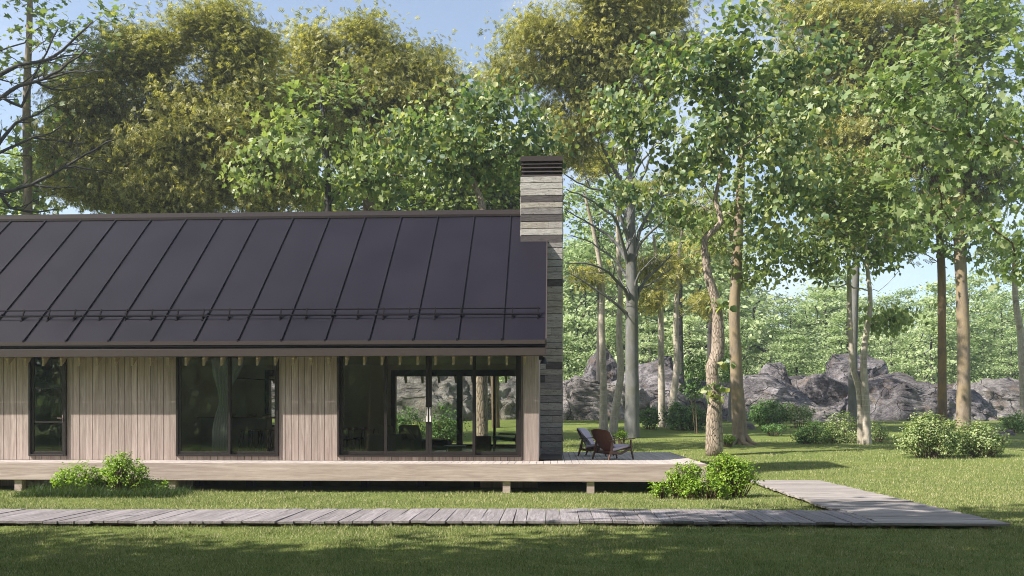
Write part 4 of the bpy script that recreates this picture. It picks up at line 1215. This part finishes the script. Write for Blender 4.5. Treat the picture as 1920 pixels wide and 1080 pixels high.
grass('grass', 'short mown lawn grass of green and straw coloured blades', [
    (-9, 9, 8.5, 14.8, 1900, .045), (-14, 12, 14.2, 21.4, 900, .055), (3.6, 18, 21.4, 30, 380, .065), (3, 24, 30, 42, 120, .08), (-1, 4, 27.5, 42, 120, .08)], ML['grass'])
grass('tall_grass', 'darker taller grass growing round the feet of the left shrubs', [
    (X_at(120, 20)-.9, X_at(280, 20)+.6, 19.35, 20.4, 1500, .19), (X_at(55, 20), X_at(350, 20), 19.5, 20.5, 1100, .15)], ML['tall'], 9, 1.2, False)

# ------------------------------------------------------------------ TREES
R = np.random.default_rng
GB = 'broadleaf trees behind the house and on the lawn'
# acacia behind the left of the roof
r = R(1)
make_tree('acacia_tree', 'huge golden topped tree rising behind the left half of the roof', gbase(300, 38),
    trunk_px([(300, 835), (290, 600), (283, 380), (284, 240), (300, 140)], 38), [.38, .34, .26, .17, .07],
    blob_targets([(405,95,85,75), (290,130,80,65), (470,150,65,80), (205,185,80,65), (190,300,110,80), (330,240,130,90), (450,280,110,100), (330,350,160,60), (130,250,40,50), (520,360,70,50), (410,30,34,22), (250,90,30,30), (500,100,26,34), (150,180,30,26), (230,385,110,34), (380,385,110,30), (140,350,50,40), (300,330,110,50)], r, 38, dens=1.6, shell=.35),
    'frond', ML['gold'], MT['bk_brown'], seed=1, nleaf=300, spread=.66, lsize=.23, droop=.8, tip=.012, step=.9, lup=.2, flat=.55)
r = R(2)
make_tree('acacia_tree', 'golden topped tree behind the middle of the roof', gbase(690, 42),
    trunk_px([(690, 825), (680, 600), (690, 380), (680, 230), (680, 130)], 42), [.38, .34, .26, .17, .07],
    blob_targets([(670,115,90,65), (750,165,80,70), (815,175,55,55), (575,120,50,42), (700,240,130,70), (590,190,80,70), (850,215,35,35), (530,170,45,60), (690,60,40,22), (600,75,26,20), (790,110,30,24)], r, 42, dens=1.45, shell=.35),
    'frond', ML['gold'], MT['bk_brown'], seed=2, nleaf=280, spread=.66, lsize=.24, droop=.8, step=.9, lup=.2, flat=.55)
# grey trunk with golden crown
r = R(3)
make_tree('acacia_tree', 'smooth grey trunked tree with dark fanning branches and golden top right of the chimney', gbase(1186, 43),
    trunk_px([(1186, 826), (1185, 700), (1185, 560), (1183, 430), (1182, 300), (1178, 170), (1180, 60)], 43), [.38, .33, .30, .24, .17, .11, .05],
    blob_targets([(1000,110,70,62), (1075,60,100,70), (1170,30,110,70), (1250,60,60,50), (1060,200,70,50), (1100,260,60,40), (955,140,30,45), (1150,130,80,50), (1060,270,30,30), (1130,190,60,40), (1225,130,60,50), (1290,110,40,50)], r, 43, dens=1.35, shell=.3),
    'frond', ML['gold'], MT['bk_grey'], seed=3, nleaf=240, spread=.64, lsize=.24, droop=.8, step=.9, lup=.2, tip=.020, flat=.55, flare=.1, wob=.06,
    extra=px_limbs([(.14,.03,1,((1179,380),(1153,320),(1107,227),(1078,191))), (.12,.025,-1.5,((1180,455),(1171,427),(1149,373),(1082,342),(1058,326))),
        (.12,.025,-2,((1180,500),(1168,460),(1155,413),(1113,378),(1062,355))), (.11,.02,1.5,((1182,500),(1162,465),(1140,440),(1095,413),(1058,392))),
        (.12,.02,-2,((1184,575),(1172,543),(1150,520),(1128,503),(1096,493),(1060,494))), (.11,.02,-1,((1184,615),(1172,585),(1150,566),(1121,545),(1086,522),(1058,508))),
        (.12,.03,1,((1188,575),(1198,543),(1216,519),(1237,501),(1260,478))), (.09,.02,-1,((1186,560),(1193,526),(1209,501),(1232,478))), (.09,.02,2,((1187,585),(1200,545),(1223,530),(1262,500))),
        (.11,.02,-1.5,((1186,505),(1196,468),(1211,444),(1250,410),(1275,400))), (.13,.02,1,((1184,490),(1195,450),(1207,418),(1238,369),(1285,310),(1320,285))),
        (.11,.02,-1,((1183,400),(1192,355),(1211,320),(1229,262),(1235,220))), (.10,.02,1,((1183,340),(1193,280),(1229,191))), (.12,.02,0,((1182,300),(1160,240),(1127,151),(1096,71))),
        (.10,.02,2,((1182,430),(1165,385),(1130,300),(1110,270))), (.09,.02,-2,((1183,345),(1205,300),(1265,240))), (.09,.015,2.5,((1182,540),(1160,495),(1110,455),(1065,440)))], 43, gbase(1186, 43), 77))
# second big acacia, dark ochre trunk on the right
r = R(4)
make_tree('acacia_tree', 'darker ochre trunked tree standing just left of the tallest trunk', gbase(1767, 50),
    trunk_px([(1767, 806), (1766, 640), (1764, 480), (1750, 330), (1700, 150)], 50), [.26, .22, .20, .15, .06],
    blob_targets([(1640,60,110,60), (1560,180,80,80), (1500,40,70,50), (1700,150,80,70), (1590,300,80,80), (1680,300,80,70), (1760,90,50,60), (1820,340,60,60), (1600,420,80,40), (1740,400,90,40)], r, 50, dens=1.3, shell=.3),
    'frond', ML['gold'], MT['bk_dkochre'], seed=4, nleaf=220, spread=.75, lsize=.31, droop=.8, step=1.0, lup=.2, flat=.55)
# maple-like in front of acacias behind the roof
r = R(5)
make_tree('maple_tree', 'loose pale green tree with a thin dark stem behind the middle of the roof', gbase(617, 33.5),
    trunk_px([(617, 850), (616, 500), (614, 330), (610, 240), (600, 170)], 33.5), [.17, .14, .11, .08, .03],
    blob_targets([(600,225,75,55), (560,300,85,55), (690,255,70,60), (625,160,45,40), (520,250,40,35), (640,340,110,45), (480,340,40,40), (690,340,60,50)], r, 33.5, dens=1.5, shell=.3, depth=1),
    'oak', ML['green'], MT['bk_dark'], seed=5, nleaf=30, lup=.2, spread=.55, lsize=.24, step=.7)
r = R(6)
make_tree('broadleaf_tree', 'blue green broad leaved tree showing over the ridge just left of the chimney', gbase(905, 33),
    trunk_px([(905, 850), (900, 500), (905, 390), (880, 310), (900, 240)], 33), [.24, .19, .14, .10, .04],
    blob_targets([(790,250,75,55), (880,225,75,48), (965,205,65,42), (760,320,80,50), (870,310,110,60), (960,290,60,60), (1010,240,36,45)], r, 33, dens=1.9, shell=.2, depth=1),
    'broad', ML['blue'], MT['bk_twist'], seed=6, nleaf=72, lup=.05, spread=.58, lsize=.20, step=.7)
r = R(7)
make_tree('leafy_tree', 'fresh green small leaved tree filling the gap between ridge and chimney', gbase(930, 52),
    trunk_px([(930, 810), (925, 500), (930, 350)], 52), [.25, .2, .08],
    blob_targets([(930,320,90,70), (850,350,80,50), (980,370,60,60), (760,370,90,50), (640,370,80,40)], r, 52, dens=1.7, shell=.2),
    'small', ML['green'], MT['bk_brown'], seed=7, nleaf=150, spread=.7, lsize=.30, step=1.0)
# twisting tree
r = R(8)
make_tree('twisting_tree', 'crooked tree with deeply furrowed pale bark and broad glossy leaves', gbase(1340, 33.6),
    trunk_px([(1340, 856), (1339, 787), (1341, 751), (1336, 714), (1335, 689), (1346, 663), (1346, 611), (1341, 559), (1328, 518), (1321, 471), (1321, 448), (1339, 432), (1352, 417), (1349, 398), (1341, 375), (1350, 330), (1362, 250), (1380, 150)], 33.6),
    [.31, .29, .27, .25, .24, .24, .22, .18, .165, .14, .12, .11, .105, .10, .09, .07, .055, .03],
    blob_targets([(1320,125,95,60), (1230,200,75,60), (1430,120,100,65), (1510,200,60,65), (1400,240,110,70), (1185,250,50,45), (1490,310,75,60), (1310,300,80,50), (1540,100,45,50), (1270,390,50,35), (1420,380,70,40), (1170,370,30,25), (1240,110,50,40), (1380,50,60,30), (1140,190,30,30), (1480,420,60,30)], r, 33.6, dens=2.0, shell=.2, depth=.9),
    'broad', ML['blue'], MT['bk_twist'], seed=8, nleaf=54, lup=.05, spread=.52, lsize=.215, step=.6, start=26, jit=.10, rcap=.5, wob=.2, up_pen=.8,
    bares=[tuple(P(a, b, 33.6)) for a, b in ((1385,450),(1300,440))])
tuft = [(1345,705), (1350,740), (1385,505), (1362,640)]
# epicormic tufts on that trunk are part of the tree crown
tw = [o for o in bpy.data.objects if o.get('label', '').startswith('crooked tree')][0]
rg_ = R(80); pts_ = []
for a, b in ((1352,735),(1338,742),(1330,728),(1358,570),(1350,575),(1360,690)):
    c = np.array(P(a, b, 33.3)) - np.array(tw.location)
    V_, F_ = leaves(c + rg_.normal(size=(9, 3))*.15, .24, 'broad', rg_, .3, None)
    np_mesh('leaf_tuft', V_, F_, ML['blue'], tw)
# ochre brown tree with root flare
r = R(9)
def roots(mb, tp, tr):
    for i in range(7):
        a = i*.9 + .3; L = 1.5 if i % 2 else 1.1
        mb.tube([(math.cos(a)*.2, math.sin(a)*.2, .42), (math.cos(a)*.48, math.sin(a)*.48, .14), (math.cos(a+.15)*L*.7, math.sin(a+.15)*L*.7, .04), (math.cos(a+.1)*L*1.2, math.sin(a+.1)*L*1.2, -.04)], [.17, .12, .075, .03], 7, cap=False)
make_tree('ochre_tree', 'brown trunk with orange lichen and spreading roots right of the crooked tree', gbase(1388, 38.8),
    trunk_px([(1389, 836), (1381, 700), (1377, 580), (1383, 480), (1388, 350), (1392, 200), (1400, 90)], 38.8), [.33, .27, .24, .21, .18, .13, .05],
    blob_targets([(1400,340,90,60), (1450,440,80,45), (1350,440,50,45), (1400,200,110,90), (1330,250,60,60), (1500,380,60,60), (1420,520,30,26), (1470,250,80,70)], r, 38.8, dens=1.2, shell=.3),
    'small', ML['green'], MT['bk_ochre'], seed=9, nleaf=80, lup=.2, spread=.6, lsize=.26, step=.8, flare=.35, start=14, extra=roots)
# slim pale pairs
def slim(label, Y, stem, rad, blobs, seed, mat='bk_pale', lm='gold', dens=1.1, bares=(), kind='frond', start=10, nleaf=60, ls=.4):
    rr = R(seed)
    return make_tree('slim_tree', label, gbase(stem[0][0], Y), trunk_px(stem, Y), rad,
        blob_targets(blobs, rr, Y, dens=dens, shell=.3), kind, ML[lm], MT[mat], 'slim pale trunks near the rocks', seed=seed, nleaf=nleaf, spread=.6, lsize=ls, droop=.8, step=.8, lup=.4, flare=.2, start=start, flat=.55, rcap=.45,
        bares=[tuple(P(a, b, Y)) for a, b in bares])
slim('leftmost slim pale trunk, standing straight behind the lounge chairs', 50, [(1132,807),(1131,700),(1128,600),(1128,520),(1112,430),(1095,360)], [.25,.20,.18,.15,.11,.06], [(1105,508,18,10),(1090,310,50,30)], 21)
slim('slim pale trunk leaning right, between the straight one and the grey trunk', 47.5, [(1149,813),(1155,760),(1164,700),(1161,620),(1163,540),(1158,420),(1165,330)], [.25,.22,.19,.17,.14,.10,.06], [(1160,300,50,26),(1215,500,24,16)], 22, bares=((1182,600),(1180,540)))
slim('straight slim trunk right of the grey trunk', 52, [(1242,803),(1240,700),(1239,600),(1236,530),(1225,440)], [.24,.19,.17,.14,.07], [(1225,500,26,14),(1240,340,60,30),(1215,555,14,10)], 23)
slim('forked slim trunk leaning right beside the straight one', 51.5, [(1256,803),(1263,740),(1269,680),(1267,600),(1272,500),(1280,420)], [.25,.22,.19,.15,.12,.07], [(1290,380,60,40),(1275,500,20,12)], 24, bares=((1290,590),(1288,520),(1300,480)))
slim('multi stemmed tree rising in front of the biggest boulder', 39, [(1625,834),(1624,762),(1620,700),(1621,649),(1632,570),(1626,500),(1620,420)], [.19,.16,.145,.13,.10,.08,.05], [(1560,420,70,40),(1640,400,80,50),(1600,330,80,60),(1675,470,50,26),(1540,480,40,20),(1672,592,20,10)], 25, 'bk_pale', 'green', 1.3, ((1590,480),(1612,480),(1645,500),(1600,540)), 'small', 5, 110, .26)
slim('left stem standing against the multi stemmed tree', 39.3, [(1615,833),(1611,733),(1601,698),(1595,638),(1593,568),(1590,480),(1570,400)], [.15,.13,.125,.12,.10,.08,.04], [(1560,350,60,40),(1530,450,60,30)], 26, 'bk_pale', 'green', 1.2, (), 'small', 10, 110, .26)
slim('grey stem farther back behind the multi stemmed tree', 57, [(1600,795),(1599,690),(1602,585),(1606,480)], [.30,.27,.24,.18], [(1600,420,50,40)], 27, 'bk_grey')
slim('thin grey stem behind the crooked tree', 58, [(1371,795),(1375,700),(1378,600),(1374,500),(1370,430)], [.26,.24,.2,.17,.1], [(1370,420,60,40),(1330,560,20,12)], 28, 'bk_grey')
slim('dark stem left of the crooked tree, far behind', 60, [(1333,795),(1333,640),(1332,560),(1325,450)], [.26,.24,.2,.1], [(1310,480,50,30)], 29, 'bk_dark')
slim('pale forked stem at the far right edge among distant trees', 58, [(1921,800),(1915,640),(1905,570),(1902,520),(1900,450)], [.24,.22,.18,.14,.08], [(1900,480,60,40)], 30, 'bk_pale', 'green', 1.2, ((1880,530),(1915,500)), 'small', 6, 90, .3)
# tall ochre trunk
r = R(11)
make_tree('ochre_tree', 'tallest straight ochre trunk on the right rising past the frame top', gbase(1806, 48),
    trunk_px([(1806, 808), (1807, 640), (1800, 480), (1795, 330), (1796, 150), (1794, -40)], 48), [.38, .31, .29, .25, .19, .12],
    blob_targets([(1840,60,80,60), (1740,130,80,60), (1860,200,70,60), (1760,260,90,60), (1880,330,60,60), (1840,-60,120,60), (1700,220,70,50), (1830,440,70,40), (1720,400,60,50)], r, 48, dens=1.1, shell=.3),
    'oak', ML['oak'], MT['bk_ochre'], seed=11, nleaf=60, lup=.2, spread=.85, lsize=.34, step=1.0, flare=.3, start=16)
# near oak whose trunk is outside the right edge
r = R(12)
make_tree('oak_tree', 'large lobed leaves on branches reaching in from the right edge', gbase(2120, 25),
    trunk_px([(2120, 903), (2110, 600), (2080, 350), (2040, 150), (2000, -50)], 25), [.35, .3, .25, .18, .1],
    blob_targets([(1700,130,90,60), (1800,200,90,60), (1880,90,60,70), (1680,230,90,50), (1780,300,90,50), (1880,250,60,60), (1860,400,70,50), (1760,390,80,40), (1640,170,45,50), (1960,200,80,160), (1960,450,60,60), (1880,10,60,50), (1660,300,50,40), (1900,500,40,40)], r, 25, dens=3.0, shell=.2, depth=.9),
    'oak', ML['oak'], MT['bk_brown'], seed=12, nleaf=24, lup=.2, spread=.42, lsize=.20, step=.6, tip=.008, up_pen=.6, wob=.10)
# left edge: thin ochre trunk with oak leaves
r = R(13)
make_tree('oak_tree', 'thin ochre trunk with sparse lobed leaves near the left edge', gbase(56, 36),
    trunk_px([(56, 840), (52, 500), (52, 330), (50, 180), (55, 60), (58, -60)], 36), [.26, .20, .18, .15, .12, .08],
    blob_targets([(60,30,80,40), (150,60,60,40), (200,30,30,30), (20,120,60,40), (110,140,50,30), (70,220,70,30), (170,100,30,25), (20,270,40,40), (130,300,60,30), (60,350,60,30), (200,90,22,12), (40,-30,100,30)], r, 36, dens=1.9, shell=.2, depth=1),
    'oak', ML['oak'], MT['bk_ochre'], seed=13, nleaf=15, spread=.45, lsize=.27, step=.7, start=20)
r = R(14)
make_tree('bare_tree', 'dark nearly bare branches reaching in from the left edge', gbase(-230, 33.5),
    trunk_px([(-230, 850), (-220, 600), (-200, 420), (-190, 250), (-180, 50)], 33.5), [.45, .4, .32, .22, .1],
    blob_targets([(40,60,60,40), (-80,100,90,90), (-60,260,90,90)], r, 33.5, dens=.8, shell=.2),
    'oak', ML['green'], MT['bk_dark'], seed=14, nleaf=10, spread=.5, lsize=.24, step=.7, tip=.018, expo=.5, up_pen=.5, wob=.10,
    extra=px_limbs([(.17,.03,0,((-190,230),(-90,180),(0,140),(31,124),(86,113),(128,84),(175,40))), (.17,.03,-1,((-195,330),(-90,240),(0,185),(35,161),(70,152),(113,132),(160,94))),
        (.06,.015,-1,((66,153),(128,136),(196,133))), (.05,.015,0,((86,113),(135,103),(170,100))), (.06,.015,1,((68,153),(97,167),(144,165),(176,155))),
        (.14,.02,0,((-200,400),(-90,330),(0,286),(31,272),(62,257),(97,249),(136,222))), (.05,.015,1,((62,258),(110,264),(160,268))),
        (.16,.025,-1,((-205,460),(-90,390),(0,360),(39,352),(78,336),(117,315),(160,290),(215,262))), (.06,.015,0,((58,346),(101,352),(150,350))), (.05,.015,1,((117,315),(170,318),(210,326))),
        (.09,.02,1,((-10,282),(30,230),(70,215),(110,190))), (.08,.02,1,((0,360),(20,390),(70,398),(110,392))), (.07,.02,0,((0,180),(40,200),(60,150),(100,70),(108,50)))], 33.5, gbase(-230, 33.5), 78))
# foliage low on the left behind the ridge
r = R(15)
make_tree('leafy_tree', 'mid green tree low behind the left end of the ridge', gbase(60, 50),
    trunk_px([(60, 812), (65, 500), (70, 350)], 50), [.25, .2, .08],
    blob_targets([(40,330,60,50), (130,350,70,45), (20,390,70,40), (200,380,70,40), (170,280,50,40)], r, 50, dens=1.1, shell=.2),
    'small', ML['green'], MT['bk_brown'], seed=15, nleaf=130, spread=.7, lsize=.30, step=1.0)

r = R(16)
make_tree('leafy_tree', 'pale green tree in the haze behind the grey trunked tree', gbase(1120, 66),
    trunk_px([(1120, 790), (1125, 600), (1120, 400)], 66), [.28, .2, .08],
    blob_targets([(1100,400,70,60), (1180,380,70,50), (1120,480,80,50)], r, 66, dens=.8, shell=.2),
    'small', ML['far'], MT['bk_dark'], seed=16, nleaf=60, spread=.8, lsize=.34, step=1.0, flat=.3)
r = R(17)
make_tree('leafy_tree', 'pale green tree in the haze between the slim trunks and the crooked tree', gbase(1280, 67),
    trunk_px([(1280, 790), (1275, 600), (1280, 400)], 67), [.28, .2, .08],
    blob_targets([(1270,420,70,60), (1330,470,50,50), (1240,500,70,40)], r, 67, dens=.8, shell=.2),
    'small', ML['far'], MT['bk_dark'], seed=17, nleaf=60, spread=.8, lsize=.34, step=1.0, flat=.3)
# ---- far woods: three kinds, copied
def far_proto(seed, h, rx):
    rr = R(seed); T = []
    nlay = 9
    for i in range(nlay):
        u = i/(nlay-1); z = h*(.10 + .9*u); rad = rx*(1 - .75*u**1.8)*rr.uniform(.8, 1.1)
        k = int(7 + 12*(1-u))
        for _ in range(k):
            a = rr.uniform(0, 6.283); q = rad*rr.uniform(.35, 1)**.6
            T.append((math.cos(a)*q, math.sin(a)*q, z + rr.uniform(-.4, .4)))
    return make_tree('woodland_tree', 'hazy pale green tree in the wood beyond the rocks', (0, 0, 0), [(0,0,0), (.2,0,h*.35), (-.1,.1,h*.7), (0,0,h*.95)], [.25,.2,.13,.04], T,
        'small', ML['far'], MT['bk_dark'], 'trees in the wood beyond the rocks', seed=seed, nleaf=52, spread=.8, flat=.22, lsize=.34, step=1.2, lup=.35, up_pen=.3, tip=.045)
protos = [far_proto(41, 13, 5.2), far_proto(42, 15, 5.8), far_proto(43, 11, 5.0)]
rf = random.Random(6)
spots = []
for row, (Y, tops) in enumerate(((76, 610), (86, 565), (98, 540), (114, 530))):
    n = 15
    for i in range(n):
        px = 900 + 1150*(i + .5*(row % 2))/n + rf.uniform(-25, 25)
        top = tops + rf.uniform(-25, 30)
        if px < 1340 and row >= 1: top -= 85
        if 1420 < px < 1490 or 1640 < px < 1700: top += 15
        spots.append((px, Y + rf.uniform(-3, 3), top))
used = set()
for i, (px, Y, top) in enumerate(spots):
    k = i % 3; o = protos[k] if k not in used else copy_tree(protos[k]); used.add(k)
    x = X_at(px, Y); g = gz(x, Y) - .3
    h = P(px, top, Y).z - g; hh = (13, 15, 11)[k]
    s = h/(hh*1.03); sw = s*rf.uniform(.8, 1.05)
    o.location = (x, Y, g); o.scale = (sw, sw, s); o.rotation_euler = (0, 0, rf.uniform(0, 6.28))

for i in range(26):  # unseen trees added to darken window reflections and block sky light
    k = i % 3; o = copy_tree(protos[k]); row = i // 13
    x = -42 + 7*(i % 13) + 3.5*row + rf.uniform(-1.5, 1.5); y = -18 - 14*row + rf.uniform(-2, 2); s = rf.uniform(1.7, 2.4)
    o.location = (x, y, -.2); o.scale = (s, s, s); o.rotation_euler = (0, 0, rf.uniform(0, 6.28))
    o['label'] = 'unseen low crowned tree added behind the viewer, outside the photo'; o['group'] = 'trees added behind the viewer'
for x, y, s_ in ((-35, 32, 2.05), (-47, 29, 2.0), (-57, 26, 2.0)):
    o = copy_tree(protos[1]); o.location = (x, y, 0); o.scale = (s_*.9, s_*.9, s_); o['label'] = 'tall tree beyond the left edge of the photo'; o['group'] = 'trees beyond the left edge'
# ---- trees round the camera, outside the picture: they shade the near lawn and stand in the window reflections
def shade_proto(seed, h, rx, rz_, zc):
    rr = R(seed); T = []
    for _ in range(150):
        d = rr.normal(size=3); d /= np.linalg.norm(d); q = rr.uniform(.2, 1)**.5
        T.append((d[0]*rx*q, d[1]*rx*q, zc + d[2]*rz_*q))
    return make_tree('shade_tree', 'leafy tree standing beside the viewer, outside the photo', (0, 0, 0), [(0,0,0), (.1,.1,zc*.5), (0,0,zc)], [.3,.24,.12], T,
        'small', ML['green'], MT['bk_brown'], 'trees around the viewer', seed=seed, nleaf=36, spread=.55, lsize=.34, step=1.0)
sp = shade_proto(51, 14, 4.2, 3.2, 10.5)
first = True
for x, y, s, z in ((-19, 4.5, 1, 0), (-13.0, 4.2, 1, 0), (-8.5, 3.4, .95, 0), (-7.2, 6.6, 1.33, 0), (-2.5, -4.5, 1.0, 0),
                   ):
    o = sp if first else copy_tree(sp); first = False
    o.location = (x, y, -.05); o.scale = (s, s, s); o.rotation_euler = (0, 0, (x*7.3 + y*3.1) % 6.28)

# ------------------------------------------------------------------ haze
hz = MB(); hz.box(-262, 262, -110, 282, -2.5, 62)
hm = bpy.data.materials.new('haze'); hm.use_nodes = True
ht = hm.node_tree
for n in list(ht.nodes): ht.nodes.remove(n)
pv = ht.nodes.new('ShaderNodeVolumePrincipled'); pv.inputs['Color'].default_value = (.80, .90, .95, 1); pv.inputs['Density'].default_value = .0009; pv.inputs['Anisotropy'].default_value = .2
ho = ht.nodes.new('ShaderNodeOutputMaterial'); ht.links.new(pv.outputs[0], ho.inputs['Volume'])
tag(hz.build('haze', hm), 'thin pale haze in the air over the whole clearing', kind='stuff')
